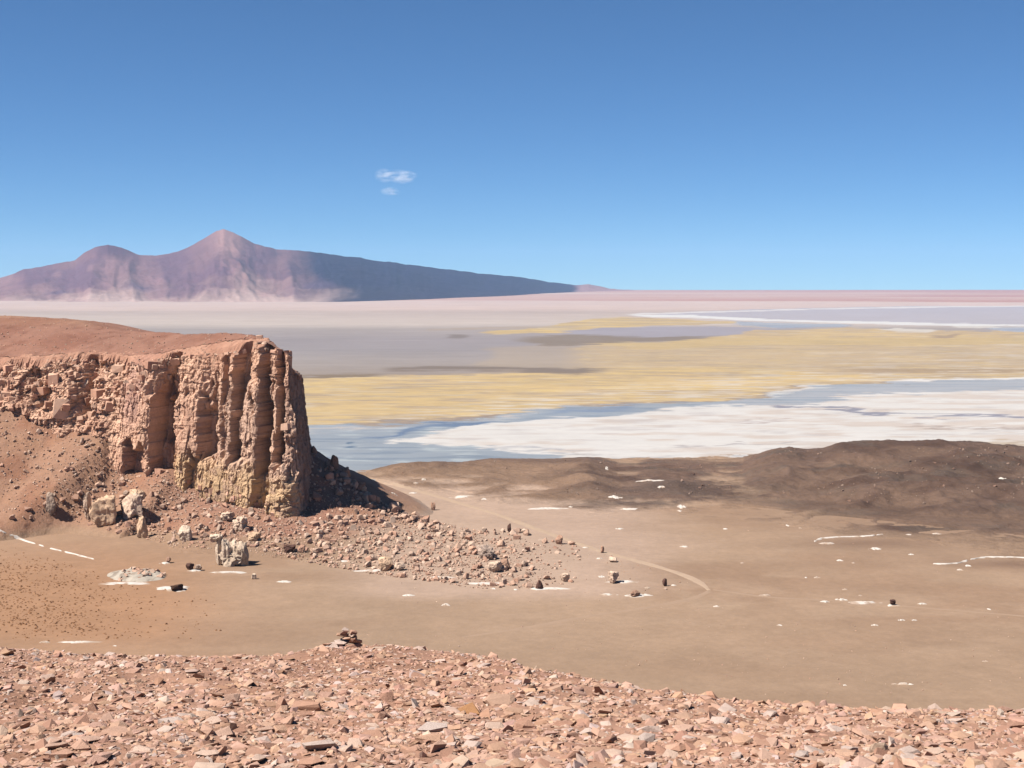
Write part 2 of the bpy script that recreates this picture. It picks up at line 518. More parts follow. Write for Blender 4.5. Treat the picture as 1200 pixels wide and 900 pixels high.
band([(560, 410), (640, 404), (720, 402), (850, 404), (1000, 407), (1500, 406)], [(560, 440), (650, 434), (740, 428), (860, 430), (1000, 438), (1500, 436)], alb(200, 178, 150), None, 2.5, 0.45)
band([(700, 398), (760, 401), (850, 395), (1000, 395), (1500, 398)], [(700, 404), (780, 410), (870, 404), (1000, 404), (1500, 404)], alb(216, 188, 136), 1, 1.5, 0.7)
# dark bands
line([(430, 434.5), (470, 433), (540, 432), (610, 433), (660, 434.5), (720, 435.5)], 5.0, alb(146, 130, 118), None, 0.95, 40, 1.2)
line([(300, 443), (360, 442), (400, 441.5), (470, 441)], 3.0, alb(150, 130, 108), None, 0.9, 30)
band([(590, 395), (660, 392), (700, 393), (760, 395), (850, 393)], [(590, 397), (650, 405), (700, 403.5), (770, 400), (850, 396)], alb(152, 135, 118), None, 1.0, 0.9, fadex=50)
line([(520, 395), (535, 394), (552, 395)], 5, alb(146, 132, 124), None, 0.9, 10, 1.2)
line([(960, 432), (1040, 435), (1130, 435), (1210, 434), (1500, 432)], 3.0, alb(182, 156, 124), None, 0.8, 40)
line([(1095, 394), (1115, 395), (1140, 391)], 4, alb(176, 152, 130), None, 0.8, 12)
line([(1040, 388), (1065, 387), (1092, 388)], 4, alb(228, 218, 206), 2, 0.9, 8)
line([(1105, 383), (1135, 383.5), (1165, 383)], 2.4, alb(226, 218, 208), 2, 0.9, 10)
line([(930, 414), (1000, 413.5), (1080, 413)], 2.0, alb(228, 206, 176), None, 0.8, 25)
# lagoon, channel
LAG_T = [(240, 503), (350, 500), (400, 499), (440, 500), (480, 498), (540, 495), (580, 491), (620, 481), (660, 478), (740, 476), (780, 473), (850, 469.5), (900, 465), (945, 455), (1000, 450), (1060, 448), (1200, 443), (1500, 438)]
band(LAG_T, [(240, 600), (1500, 600)], alb(178, 184, 190), 3, 1.0)
m_ = (CL == 3)
C = np.where(m_[..., None], mixc(C, alb(206, 212, 212), sstep(0.0, 0.4, 0.5 * streak2 + 0.7 * blot) * 0.9 * sstep(620, 560, SX)[..., ], ), C)
C = np.where(m_[..., None], mixc(C, alb(150, 160, 172), sstep(0.1, 0.5, fbm_s(SX / 90., SY / (2.0 * st), 4, 57)) * 0.8), C)
m2 = m_ & (SY < 478)
C = np.where(m2[..., None], mixc(C, alb(202, 200, 200), sstep(-0.5, 0.1, streak) * 0.9), C)
band([(240, 505), (350, 503), (420, 500), (480, 499), (560, 494), (610, 486), (650, 478)], [(240, 512), (350, 509), (420, 505), (470, 502), (560, 498), (610, 492), (650, 480)], alb(196, 196, 198), 2, 1.4, 0.55)
line([(415, 515), (450, 512), (480, 503), (530, 499.5), (570, 498), (600, 494)], 5, alb(116, 136, 166), 3, 0.8, 25, 1.2)
line([(412, 521), (428, 521)], 3, alb(104, 126, 150), 3, 0.9, 6)
line([(640, 484), (700, 481), (760, 477)], 4, alb(150, 162, 182), 3, 0.8, 20, 1.0)
line([(1050, 446), (1100, 445), (1200, 442.5), (1500, 438)], 2.4, alb(240, 234, 228), 2, 1, 30)
line([(905, 462), (935, 459), (958, 453), (985, 451)], 4, alb(228, 226, 222), 2, 0.9, 14)
# white salt flat
SALT = alb(234, 228, 222, 1.2)
band([(450, 516), (500, 510), (545, 503), (600, 496.5), (640, 491), (690, 487.5), (740, 484), (790, 478.5), (850, 474.5), (930, 474), (960, 468), (1000, 464.5), (1060, 461), (1200, 456), (1500, 450)],
     [(450, 517.5), (520, 519), (560, 523), (600, 529), (640, 533), (700, 537.5), (820, 537.5), (880, 538), (950, 548), (1500, 560)], SALT, 2, 0.6, fadex=14)
m_ = (CL == 2) & (SY > 448)
C = np.where(m_[..., None], mixc(C, alb(220, 202, 188), sstep(0.0, 0.6, fbm_s(SX / 60., SY / (4.5 * st), 4, 58) + 0.25 * sstep(820, 1000, SX)) * 0.7), C)
C = np.where(m_[..., None], mixc(C, alb(204, 194, 190), sstep(0.15, 0.5, 0.5 * fbm_s(SX / 90., SY / (2.2 * st), 4, 59) + 0.6 * blot) * 0.5), C)
line([(560, 524), (610, 527), (660, 530), (720, 533)], 2, alb(176, 176, 182), None, 0.6, 40)
line([(895, 476), (940, 477), (1000, 480), (1022, 483.5), (1100, 487), (1200, 490), (1500, 497)], 2.4, alb(168, 162, 170), 3, 0.95, 10)
line([(780, 522), (840, 521), (910, 518.5), (960, 516)], 1.6, alb(190, 182, 180), None, 0.8, 30)
line([(1040, 499), (1120, 501), (1200, 502), (1300, 503)], 1.6, alb(186, 168, 158), None, 0.8, 40)
line([(860, 493), (890, 493), (925, 489)], 1.6, alb(200, 184, 178), None, 0.8, 20)
line([(1110, 520), (1160, 521), (1210, 522), (1500, 524)], 5, alb(206, 184, 158), 1, 0.85, 30, 1.2)
line([(640, 537), (670, 531), (700, 532)], 2, alb(204, 190, 180), None, 0.5)
band([(690, 538), (820, 538), (890, 539)], [(690, 600), (890, 600)], alb(122, 142, 164), 3, 0.6, 0.9)
off = np.array([0.0, 0.12, 0.2, 0.05])
sz = sz + off[CL] * sstep(9000, 4000, np.hypot(sx, sy)) + 0.1
V = np.stack([sx, sy, sz], -1).reshape(-1, 3); Fq = grid_faces(*SX.shape)[:, ::-1]
Cf = np.clip(C.reshape(-1, 3), 0, 0.9)
fc = CL[:-1, :-1].ravel()
for k_, nm, mt, lb in ((0, 'mud_flat', M_MUD, 'grey lilac mud flat between the far plain and the yellow marsh'),
                       (1, 'marsh', M_GRASS, 'pale yellow marsh grass flat in the middle of the salt lake'),
                       (2, 'salt_flat', M_SALT, 'bright white salt crust of the dry lake'),
                       (3, 'lagoon', M_WATER, 'shallow blue grey lagoon water round the white salt')):
    v_, f_, c_ = sub_mesh(V, Fq[fc == k_], Cf)
    o = link(nm, mesh_from(nm, v_, f_, c_, mats=[mt])); tag(o, lb, None, None, 'structure')

# ------------------------------------------------------------------ volcano on the horizon
sil = [(-260, 352), (-160, 347), (-60, 333), (0, 326), (30, 316), (60, 310), (90, 305), (100, 297), (115, 289), (128, 286.5), (145, 290), (165, 299), (185, 300),
       (210, 295), (225, 288), (245, 277), (255, 271), (263, 268.5), (275, 273), (300, 285), (325, 292.5), (365, 295), (420, 302), (500, 313), (560, 320), (610, 325), (640, 330),
       (675, 334), (690, 333), (702, 335), (716, 338.5), (760, 341)]
mpx = np.r_[np.arange(-260, -20, 10.), np.arange(-20, 761, 2.0)]
mt_ = np.r_[np.linspace(0, 1, 120), np.linspace(1, 1.6, 25)[1:]]
MX, MT = np.meshgrid(mpx, mt_)
ytoe = np.interp(MX, [-260, 350, 400, 500, 600, 700, 760], [12300, 12400, 12700, 14500, 17500, 22000, 23500])
yrid = np.interp(MX, [-260, 100, 260, 400, 600, 700, 760], [15500, 16500, 17000, 17500, 20500, 24000, 25000])
MY = ytoe + (yrid - ytoe) * MT
ms = np.interp(MX, *zip(*sil))
ms = ms + 0.9 * fbm(MX / 14., MX * 0, 3, 152) + 0.5 * (vn2(MX / 4., MX * 0, 153) - 0.5)
zr = at_y(MX, ms, yrid)[1]
zt = ZP + rise(ytoe) - 12
Hm = zr - zt
leftw = sstep(440, 330, MX)
pf = np.where(MT <= 1, MT ** (1.0 + 0.55 * leftw), 1 - ((MT - 1) / 0.6) ** 1.2 * 1.1)
mxw = (MX - 600) / F * MY
env = np.sin(np.pi * np.clip(MT, 0, 1)) 
mz = zt + Hm * pf + env * Hm * (0.065 * leftw + 0.02) * (ridged(MX / 46. + 0.25 * MT, MT * 2.2 + MX / 300., 5, 61) - 0.42) * 1.5
mz += env * Hm * 0.05 * fbm(mxw / 350., MY / 350., 4, 62)
gul = fbm_s(MX / 9. + 1.2 * fbm(MX / 40., MT * 2, 2, 67), MT * 1.6, 4, 68)
mz += env * Hm * 0.035 * gul
n = fbm(MX / 50., MT * 4, 5, 63)
mcol = np.empty(MX.shape + (3,)); mcol[:] = alb(152, 112, 112)
mcol = mixc(mcol, alb(126, 90, 104), sstep(-0.2, 0.4, n) * 0.8)
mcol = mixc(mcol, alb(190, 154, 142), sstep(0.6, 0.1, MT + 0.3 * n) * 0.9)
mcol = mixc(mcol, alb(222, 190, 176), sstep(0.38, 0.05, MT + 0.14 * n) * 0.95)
mcol = mixc(mcol, alb(182, 138, 134), sstep(0.1, 0.45, fbm(MX / 30., MT * 3., 4, 64)) * 0.5)
cone = sstep(0.78, 0.95, MT) * np.exp(-((MX - 132) / 24.) ** 2)
mcol = mixc(mcol, alb(112, 74, 88), cone)
pale = sstep(0.62, 0.9, MT + 0.1 * n) * np.exp(-((MX - 270) / 16.) ** 2)
mcol = mixc(mcol, alb(208, 160, 148), np.clip(pale * 1.3, 0, 1) * 0.8)
mcol *= (0.96 + 0.10 * gul)[..., None]
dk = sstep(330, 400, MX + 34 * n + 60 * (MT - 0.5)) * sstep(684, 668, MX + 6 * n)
mcol = mixc(mcol, alb(14, 20, 58) * (1 + 0.35 * gul + 0.3 * fbm(MX / 40., MT * 5, 4, 69))[..., None], dk * 0.95)  # dark lava slope, with the blue of the haze painted into its colour
mcol = mixc(mcol, alb(186, 146, 140), sstep(672, 684, MX))
dk2 = np.exp(-((MX - 372) / 20.) ** 2 - ((MT - 0.42) / 0.05) ** 2) + np.exp(-((MX - 165) / 18.) ** 2 - ((MT - 0.42) / 0.07) ** 2) + np.exp(-((MX - 70) / 16.) ** 2 - ((MT - 0.4) / 0.07) ** 2)
mcol = mixc(mcol, alb(104, 82, 106), np.clip(dk2, 0, 1) * 0.7)
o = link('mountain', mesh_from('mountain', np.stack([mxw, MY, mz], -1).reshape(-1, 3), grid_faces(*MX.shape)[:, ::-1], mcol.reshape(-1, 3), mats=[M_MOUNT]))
tag(o, 'purple volcano with a pointed summit and a long dark right slope on the horizon', None, None, 'structure')

# ------------------------------------------------------------------ dark hills before the lagoon
hs = [(380, 562), (425, 555), (440, 549), (470, 542.5), (510, 541), (540, 543), (575, 538), (610, 539), (650, 540), (690, 538), (705, 541.5), (725, 545), (745, 545), (760, 543), (800, 542),
      (840, 544), (870, 543), (885, 535), (905, 527), (925, 525), (945, 528), (965, 526), (985, 519), (1010, 517), (1100, 516), (1130, 518), (1160, 521), (1200, 525), (1300, 519), (1500, 532)]
ht = [(380, 562), (425, 562), (480, 574), (560, 592), (640, 603), (700, 611), (780, 606), (850, 612), (900, 618), (950, 626), (1080, 648), (1200, 672), (1500, 690)]
hpx = np.arange(384, 1500, 2.6)
hy = np.r_[np.linspace(0, 1, 190), np.linspace(1, 1.35, 30)[1:]]
HX, HT = np.meshgrid(hpx, hy)
htoe = np.interp(HX, *zip(*ht))
_, ytoe = at_z(HX, htoe, ZP)
ycr = np.interp(HX, [380, 430, 560, 900, 1500], [905, 920, 940, 955, 960])
HYY = ytoe + (ycr - ytoe) * HT
hx = (HX - 600) / F * (HYY * CP + 110 * SP)
Hh = at_y(HX, np.interp(HX, *zip(*hs)), ycr)[1] - ZP
prof = np.where(HT <= 1, 0.12 * HT + 0.88 * HT ** 1.7, 1 - ((HT - 1) / 0.35) ** 1.5 * 1.5)
envh = np.clip(HT * 3, 0, 1) * (1 - sstep(0.85, 1.0, HT)) 
rg = ridged(hx / 85. + 0.3 * fbm(hx / 60., HYY / 60., 2, 70), HYY / 70., 4, 71) - 0.4
hz = ZP - 0.9 + 0.9 * sstep(0, 0.06, HT) + Hh * prof + envh * (2.4 + 0.48 * Hh) * rg * 1.15 + envh * 0.9 * fbm(hx / 12., HYY / 12., 4, 72) + 0.25 * fbm(hx / 4., HYY / 4., 2, 73) * np.clip(HT * 4, 0, 1)
# small second hill in front of the long one
def bump2(px0, y0, sx_, sy_, h):
    return h * np.exp(-((HX - px0) / sx_) ** 2 - ((HYY - y0) / sy_) ** 2)
hz += bump2(690, 850, 32, 22, 3.2) + bump2(790, 830, 62, 26, 4.5) + bump2(960, 870, 40, 24, 3.5) + bump2(1090, 800, 120, 22, 3.0) + bump2(640, 880, 40, 18, 1.8)
hz += np.clip(HT * 3, 0, 1) * (1.7 * (ridged(hx / 18., HYY / 18., 4, 76) - 0.45) + 0.35 * fbm(hx / 3.5, HYY / 3.5, 2, 77)) * (0.35 + 0.65 * sstep(650, 850, HX))
hz = np.where((HT > 0.25) & (HT < 1.02), np.maximum(hz, ZP + 0.9 + 0.3 * fbm(hx / 6., HYY / 6., 2, 78)), hz)
nh = fbm(hx / 40., HYY / 25., 5, 74)
hcol = np.empty(HX.shape + (3,)); hcol[:] = alb(140, 112, 96)
hcol = mixc(hcol, alb(118, 92, 78), sstep(-0.15, 0.35, nh))
hcol = mixc(hcol, alb(124, 108, 96), sstep(0.1, 0.5, fbm(hx / 30., HYY / 16., 4, 75)) * 0.6)
low = sstep(0.3, 0.0, rg + 0.25 + 0.3 * nh)
tanw = sstep(760, 640, HX + 60 * nh) * (1 - 0.75 * sstep(0.82, 0.98, HT + 0.08 * nh))
hcol = mixc(hcol, alb(168, 136, 112), np.clip(tanw * 0.85 + 0.35 * low, 0, 1))
toe = sstep(0.26, 0.02, HT + 0.12 * nh)
hpx_, hpy_ = proj(hx, HYY, hz)
gch = ground_colour(hpx_, hpy_, hx, HYY, np.hypot(hx, HYY))
rw_ = sstep(820, 960, HX)
tw_ = (sstep(1.9, 0.3, hz - ZP + 0.9 * nh) * (1 - rw_) + rw_ * sstep(0.24, 0.06, HT + 0.12 * nh))[..., None]
darkm = np.exp(-((HX + 40 * nh - 800) / 75.) ** 2 - ((HYY + 30 * nh - 825) / 30.) ** 2)
hcol = mixc(hcol, alb(122, 102, 90), np.clip(darkm * 1.2, 0, 1) * 0.7)
hcol = hcol * (0.93 - 0.13 * sstep(820, 960, HX))[..., None] * (1 - tw_) + gch * tw_
o = link('dark_hills', mesh_from('dark_hills', np.stack([hx, HYY, hz], -1).reshape(-1, 3), grid_faces(*HX.shape)[:, ::-1], hcol.reshape(-1, 3), mats=[M_HILL]))
tag(o, 'low dark brown hills between the plain and the lagoon', None, None, 'structure')

# ------------------------------------------------------------------ talus apron and mesa top
tx = np.arange(-430, -10, 1.15); ty = np.r_[np.arange(585, 780, 1.15), np.arange(780, 930, 3.0)]
TX, TY = np.meshgrid(tx, ty)
TZ = talus_z(TX, TY)
tpx, tpy = proj(TX, TY, TZ)
D_, I_ = near_path(TX, TY)
n = fbm(TX / 16., TY / 16., 4, 81)
tc = np.empty(TX.shape + (3,)); tc[:] = alb(198, 152, 124)
tc = mixc(tc, alb(182, 128, 100), sstep(-0.1, 0.4, n) * 0.7)
tc = mixc(tc, alb(184, 134, 114), sstep(150, 260, tpx) * 0.6)
tc = mixc(tc, alb(200, 152, 120), sstep(0.1, 0.5, fbm(TX / 9., TY / 9., 4, 82)) * 0.5)
tc = mixc(tc, alb(200, 162, 134), sstep(395, 520, tpx + 40 * n) * 0.8)
tc = mixc(tc, alb(192, 146, 112), sstep(628, 662, tpy + 10 * n) * 0.8)
gcol_ = ground_colour(tpx, tpy, TX, TY, np.hypot(TX, TY))
tw_ = sstep(4.5, 0.8, TZ - ZP + 1.2 * n)[..., None]
tc = tc * (1 - tw_) + gcol_ * tw_
ok = (TZ > plain_z(TX, TY) - 1.5)
Ft = grid_faces(*TX.shape)
kf = ok.ravel()[Ft].any(1)
v_, f_, c_ = sub_mesh(np.stack([TX, TY, TZ], -1).reshape(-1, 3), Ft[kf], tc.reshape(-1, 3))
o = link('talus_slope', mesh_from('talus_slope', v_, f_, c_, mats=[M_TALUS]))
tag(o, 'reddish talus slope of sand and broken rock below the cliff', None, None, 'structure')

tx = np.r_[np.arange(-800, -430, 8.), np.arange(-430, -90, 1.8)]; ty = np.r_[np.arange(700, 830, 1.8), np.arange(830, 1090, 4.)]
TX, TY = np.meshgrid(tx, ty)
D_, I_ = near_path(TX, TY); D_ = D_.reshape(TX.shape)
ok = inside(TX, TY) & (D_ > 17.0)
TZ = top_z(TX, TY)
n = fbm(TX / 25., TY / 40., 4, 85)
tc = np.empty(TX.shape + (3,)); tc[:] = alb(186, 136, 114)
tc = mixc(tc, alb(198, 152, 122), sstep(-24, -17, TZ + 2 * n) * 0.8)
tc = mixc(tc, alb(168, 114, 92), sstep(0.0, 0.5, n) * 0.6)
tc = mixc(tc, alb(158, 108, 88), sstep(0.1, 0.5, fbm(TX / 7., TY / 12., 4, 86)) * 0.6)
Ft = grid_faces(*TX.shape); kf = ok.ravel()[Ft].all(1)
v_, f_, c_ = sub_mesh(np.stack([TX, TY, TZ], -1).reshape(-1, 3), Ft[kf], tc.reshape(-1, 3))
o = link('mesa_top', mesh_from('mesa_top', v_, f_, c_, mats=[M_TALUS]))
tag(o, 'smooth reddish brown top of the table mountain', None, None, 'structure')

# ------------------------------------------------------------------ the cliff
cu = np.r_[np.arange(0, U_of_px(-30), 4.0), np.arange(U_of_px(-30), U_of_px(361) + 15, 0.3), np.arange(U_of_px(361) + 16, PU[-1] - 1, 4.0)]
NV, NC = 190, 17
cv = np.linspace(0, 1, NV)
UU, VV = np.meshgrid(cu, cv)
bx_, by_ = path_s(UU)
nx_ = np.interp(UU, _us, _nx); ny_ = np.interp(UU, _us, _ny)
l_ = np.hypot(nx_, ny_); nx_ /= l_; ny_ /= l_
upx = np.interp(UU, PU, PPX)
zt_ = np.interp(UU, _us, _rim) + 2.2 * fbm(UU / 9., UU * 0, 3, 90) + 0.7 * (vn2(UU / 3.2, UU * 0, 91) - 0.5)
zb_ = np.interp(UU, _us, _foot) - 9
ZZ = zb_ + (zt_ - zb_) * VV
vis = np.clip((ZZ - np.interp(UU, _us, _foot)) / np.maximum(zt_ - np.interp(UU, _us, _foot), 5), 0, 1)    # 0 at the foot, 1 at the rim
xw = upx + 1.7 * fbm(ZZ / 9., upx / 60., 3, 92) + 0.9 * (vn2(ZZ / 2.2, upx / 30., 93) - 0.5)
pm = [(-400, 0), (20, 0), (24, -3), (25, 1), (40, 2), (41, -3), (58, -3.5), (60, 1), (62, 2.5), (82, 3), (83, -2), (92, -5), (100, -2.5), (112, -1), (130, -1), (142, 1), (150, 2), (172, 3.5), (178, 3), (179.5, -7), (197, -9), (203, -8), (205.5, 1),
      (212, 2), (234, 3), (237, -4), (251, -5), (253.5, 0.5), (258, 1.2), (259.5, -0.5), (264, -0.6), (266, 2), (270.5, 2), (272, -4), (279, -5), (281.5, 0.3), (290, 1), (299.5, 2.4), (301.5, 2), (303.5, -7), (316, -8), (318, 0.8), (322, 1.2), (324, -5), (331.5, -5.5), (334, 1.4), (343, 1.6), (346, 1.6), (352, 0.5), (360, 0)]
pt = [(-400, -2), (20, -2), (60, -2), (85, -2), (92, -6), (100, -4), (135, -3), (150, -1), (174, 0), (182, -2.5), (195, -6), (203, -5), (208, 0.2), (233, 1), (240, -0.8), (250, -2), (253.5, 0.4), (258, 1), (259.5, -1.4), (264, -1.5), (266.5, 1.6), (270, 1.4), (272, -4.5), (281, -5), (283, -3.4), (296, -3.6), (298, 1.8), (301.5, 2), (303.5, -6), (311, -6.5), (313, 0.8), (320, 1), (322, -5), (331, -5.5), (333.5, 1.2), (340, 1.4), (343, -0.3), (350, -0.5), (360, 0)]
plw = [(-400, 1), (20, 1), (60, 2), (82, 3), (92, 0), (130, 0), (140, 1.5), (150, 3), (152, -3.5), (172, -3.5), (174, 2), (177, 2), (181, -5), (203, -6), (206, 0), (213, 1.5), (222, 2.5), (225, -1.5), (234, -1.5), (237, 2.5), (262, 3), (280, 3.4), (300, 4), (303, -0.5), (316, -3.5), (319, 3), (322, 4.5), (336, 5.5), (344, 3.5), (350, 1), (360, 0)]
bd_ = np.floor(ZZ / 3.4 + 0.7 * fbm(UU / 14., ZZ / 14., 2, 210))
xw = xw + 2.6 * (_h(bd_, np.floor(upx / 11.), bd_ * 0, 211) - 0.5) + 1.2 * (_h(np.floor(ZZ / 1.3), np.floor(upx / 6.), bd_ * 0, 212) - 0.5)
f_ = lambda tb: np.interp(xw, *zip(*tb))
wt = sstep(0.69, 0.77, vis + 0.20 * fbm(upx / 9., ZZ / 12., 3, 94)); wl = sstep(0.29, 0.22, vis + 0.13 * fbm(upx / 7., ZZ / 10., 3, 95))
dsp = f_(pm) * (1 - wt) * (1 - wl) + f_(pt) * wt + f_(plw) * wl
dsp = np.where(dsp < 0, dsp * (1.45 + 0.6 * sstep(-2.5, -5, dsp)), dsp * 1.15)
H_c = zt_ - np.interp(UU, _us, _foot)
batter = -5.0 * vis ** 1.5 * np.clip(H_c / 60., 0.4, 1.2) + 2.0 * (1 - vis) ** 3
rubbly = sstep(150, 120, upx)                                        # the broken left part steps back upward
batter = batter - rubbly * 6.0 * vis
col_w = 1 - rubbly
uw = UU + 0.5 * fbm(UU / 5., ZZ / 9., 3, 96); zw = ZZ + 0.8 * fbm(UU / 9., ZZ / 9., 3, 196)
a1, a2, aid = worley(uw / (7.0 - 1.0 * col_w[:, :1] * 0 ), zw / 15., 97)
b1, b2, bid = worley(uw / 3.1, zw / 6.0, 98)
c1, c2, cid_ = worley(uw / 1.7, zw / 2.1, 198)
d1, d2, did = worley(uw / 5.0, zw / 4.0, 199)
patchy = sstep(-0.15, 0.3, fbm(UU / 12., ZZ / 10., 3, 200))
dsp = dsp + (aid - 0.5) * 1.6 + (bid - 0.5) * (1.3 + 0.6 * rubbly) + (cid_ - 0.5) * (0.25 + 0.55 * patchy + 0.7 * rubbly) + (did - 0.5) * 3.6 * rubbly
dsp = dsp - 0.5 * np.exp(-((b2 - b1) / 0.06) ** 2) * patchy - 0.25 * np.exp(-((c2 - c1) / 0.08) ** 2) * (patchy + rubbly)
dsp = dsp - 0.9 * np.exp(-((d2 - d1) / 0.07) ** 2) * rubbly
bed = np.floor(ZZ / 4.3 + 0.5 * fbm(UU / 26., ZZ / 30., 2, 201))
dsp = dsp + (_h(bed, bed * 0 + np.floor(UU / 17.), bed * 0, 202) - 0.5) * (0.5 + 0.5 * sstep(0.5, 0.8, vis) + 1.2 * rubbly)
dsp = dsp + 0.5 * fbm(UU / 5., ZZ / 9., 4, 100) + 0.22 * fbm(UU / 1.1, ZZ / 1.3, 3, 101)
dsp = dsp + rubbly * sstep(0.1, 0.4, vis) * 2.2 * (ridged(UU / 9., ZZ / 6., 3, 205) - 0.45)
dsp = dsp - 0.5 * np.exp(-(fbm(UU / 2.4 + 0.3 * fbm(ZZ / 5., UU / 5., 2, 204), ZZ / 26., 3, 203) / 0.04) ** 2) * col_w
# lumpy lower prow
dsp = dsp + np.exp(-((upx - 335) / 12.) ** 2) * sstep(0.62, 0.5, vis) * (1.0 + 1.3 * fbm(UU / 3.5, ZZ / 4.5, 3, 102))
tot = dsp + batter
cx_ = bx_ + nx_ * tot; cy_ = by_ + ny_ * tot
# cap rows running in over the top
rows = [np.stack([cx_, cy_, ZZ], -1)]
tot_s = _smooth(_smooth(np.maximum(tot[-1], -14), 41), 41)
ia, ib = np.interp(cu, _us, _ax), np.interp(cu, _us, _ay)
for j in range(1, NC + 1):
    s_ = 1.2 * j
    w_ = min(1.0, j / 3.0)
    tj = tot[-1] * (1 - w_) + tot_s * w_
    qx, qy = bx_[-1] + nx_[-1] * tj - ia * s_, by_[-1] + ny_[-1] * tj - ib * s_
    tz = top_z(qx, qy)
    rows.append(np.stack([qx, qy, ZZ[-1] * (1 - w_) + (tz + 0.15 - 0.04 * j) * w_ + 0.9 * fbm(qx / 3.0, qy / 3.0, 3, 103) * (1 - j / NC)], -1)[None])
VC = np.concatenate(rows, 0)
px_c, py_c = proj(VC[..., 0], VC[..., 1], VC[..., 2])
UU2 = np.vstack([UU] + [UU[-1:]] * NC); vis2 = np.vstack([vis] + [np.ones((1, UU.shape[1]))] * NC)
up2 = np.interp(UU2, PU, PPX); Z2 = VC[..., 2]
n = fbm(UU2 / 9., Z2 / 9., 4, 105); nv = fbm(UU2 / 2.6, Z2 / 26., 4, 106)
cc = np.empty(UU2.shape + (3,)); cc[:] = alb(222, 178, 150, 0.74)
cc = mixc(cc, alb(198, 150, 124, 0.78), sstep(-0.1, 0.45, n) * 0.7)
cc = mixc(cc, alb(206, 172, 150, 0.78), sstep(215, 275, up2 + 20 * n) * sstep(0.95, 0.6, vis2) * 0.75)        # greyer columns
cc = mixc(cc, alb(226, 184, 154, 0.76), sstep(0.1, 0.5, nv) * 0.55)
cc = mixc(cc, alb(150, 112, 96, 1.0), sstep(0.15, 0.55, -nv) * 0.5)
cc = mixc(cc, alb(206, 160, 146, 1.0), np.exp(-((up2 - 155) / 14.) ** 2) * sstep(0.3, 0.6, vis2) * 0.6)
yl = sstep(0.30, 0.14, vis2 + 0.07 * n) * sstep(196, 215, up2) * sstep(352, 342, up2)
cc = mixc(cc, alb(218, 182, 136, 0.82), yl * 0.7)
cc = mixc(cc, alb(196, 160, 136, 0.82), yl * sstep(0.05, 0.4, fbm(UU2 / 4., Z2 / 4., 3, 107)) * 0.7)
cc = mixc(cc, alb(190, 136, 112, 1.1), (vis2 >= 0.999) * 0.7)
cc = mixc(cc, alb(92, 76, 78, 1.0), sstep(347, 353, up2) * 0.5)  # shade of the wall turned from the sun, painted into its colour
root = empty('cliff', (float(P[9][0]), float(P[9][1]), ZP))
tag(root, 'reddish fluted rock cliff with deep dark clefts at the end of the mesa', 'cliff')
def to_local(o):
    o.matrix_parent_inverse = Matrix.Translation(-Vector(root.location))
FC = grid_faces(*UU2.shape)
fu = up2[:-1, :-1].ravel()
VCf = VC.reshape(-1, 3); ccf = cc.reshape(-1, 3)
cuts = [-1e9, 24, 60, 92, 135, 179, 204, 236, 253, 271, 281, 302.5, 317, 323, 333, 350, 1e9]
nms = ['cliff_wall', 'rock_buttress', 'rock_buttress', 'cliff_wall', 'rock_column', 'rock_cleft', 'rock_column', 'rock_cleft', 'rock_column', 'rock_cleft', 'rock_column', 'rock_cleft', 'rock_column', 'rock_cleft', 'rock_column', 'shaded_wall']
for a_, b_, nm in zip(cuts[:-1], cuts[1:], nms):
    kf = (fu >= a_) & (fu < b_)
    v_, f_, c_ = sub_mesh(VCf, FC[kf], ccf)
    o = link(nm, mesh_from(nm, v_, f_, c_, smooth=False, mats=[M_CLIFF]), None, root); to_local(o)

# ------------------------------------------------------------------ rock shapes
def hull_mesh(name, pts, mat, col=None):
    bm = bmesh.new()
    for p in pts: bm.verts.new(p)
    r = bmesh.ops.convex_hull(bm, input=bm.verts[:])
    bmesh.ops.delete(bm, geom=[v for v in bm.verts if not v.link_faces], context='VERTS')
    bmesh.ops.recalc_face_normals(bm, faces=bm.faces[:])
    bmesh.ops.triangulate(bm, faces=bm.faces[:])
    me = bpy.data.meshes.new(name)
    bm.to_mesh(me); bm.free()
    if col is not None:
        at = me.color_attributes.new('col', 'FLOAT_COLOR', 'POINT')
        at.data.foreach_set('color', np.tile([*col, 1.0], len(me.vertices)).astype(np.float32))
    me.materials.append(mat)
    return me

def rock_points(rng, n, flat=1.0, box=0.5):
    """points of an angular rock of unit width"""
    p = rng.normal(size=(n, 3)); p /= np.linalg.norm(p, axis=1)[:, None]
    m = np.abs(p).max(1)[:, None]
    p = p * (1 - box) + (p / m) * box
    p *= rng.uniform(0.78, 1.05, (n, 1)) * 0.5
    p *= np.array([1, rng.uniform(0.62, 0.95), flat * rng.uniform(0.75, 1.2)])
    return p

STONE_COLS = [alb(c[0], c[1], c[2], 1.18) for c in ((230, 184, 158), (224, 176, 150), (232, 190, 166), (214, 166, 140), (228, 182, 152), (204, 156, 132), (236, 202, 180), (232, 188, 160), (220, 176, 156), (234, 206, 190))]
BOULDER_COLS = [alb(220, 180, 154, 1.0), alb(212, 166, 140, 1.0), alb(228, 196, 172, 1.0), alb(206, 162, 138, 1.0), alb(224, 190, 166, 1.0), alb(216, 178, 154, 1.0)]
r_ = np.random.default_rng(11)
BV = [hull_mesh('boulder_shape', rock_points(r_, 18, 0.85, 0.55), M_BOULDER, BOULDER_COLS[i % 6]) for i in range(24)]
BLK = [hull_mesh('block_shape', np.r_[(np.array([[a, b, c] for a in (-.5, .5) for b in (-.5, .5) for c in (-.5, .5)]) * r_.uniform(0.78, 1.0, (8, 3))), rock_points(r_, 6, 1.0, 0.9) * 1.08], M_BOULDER, [alb(216, 172, 146, 0.8), alb(206, 158, 132, 0.8), alb(222, 182, 156, 0.8), alb(198, 150, 126, 0.85)][i % 4]) for i in range(20)]
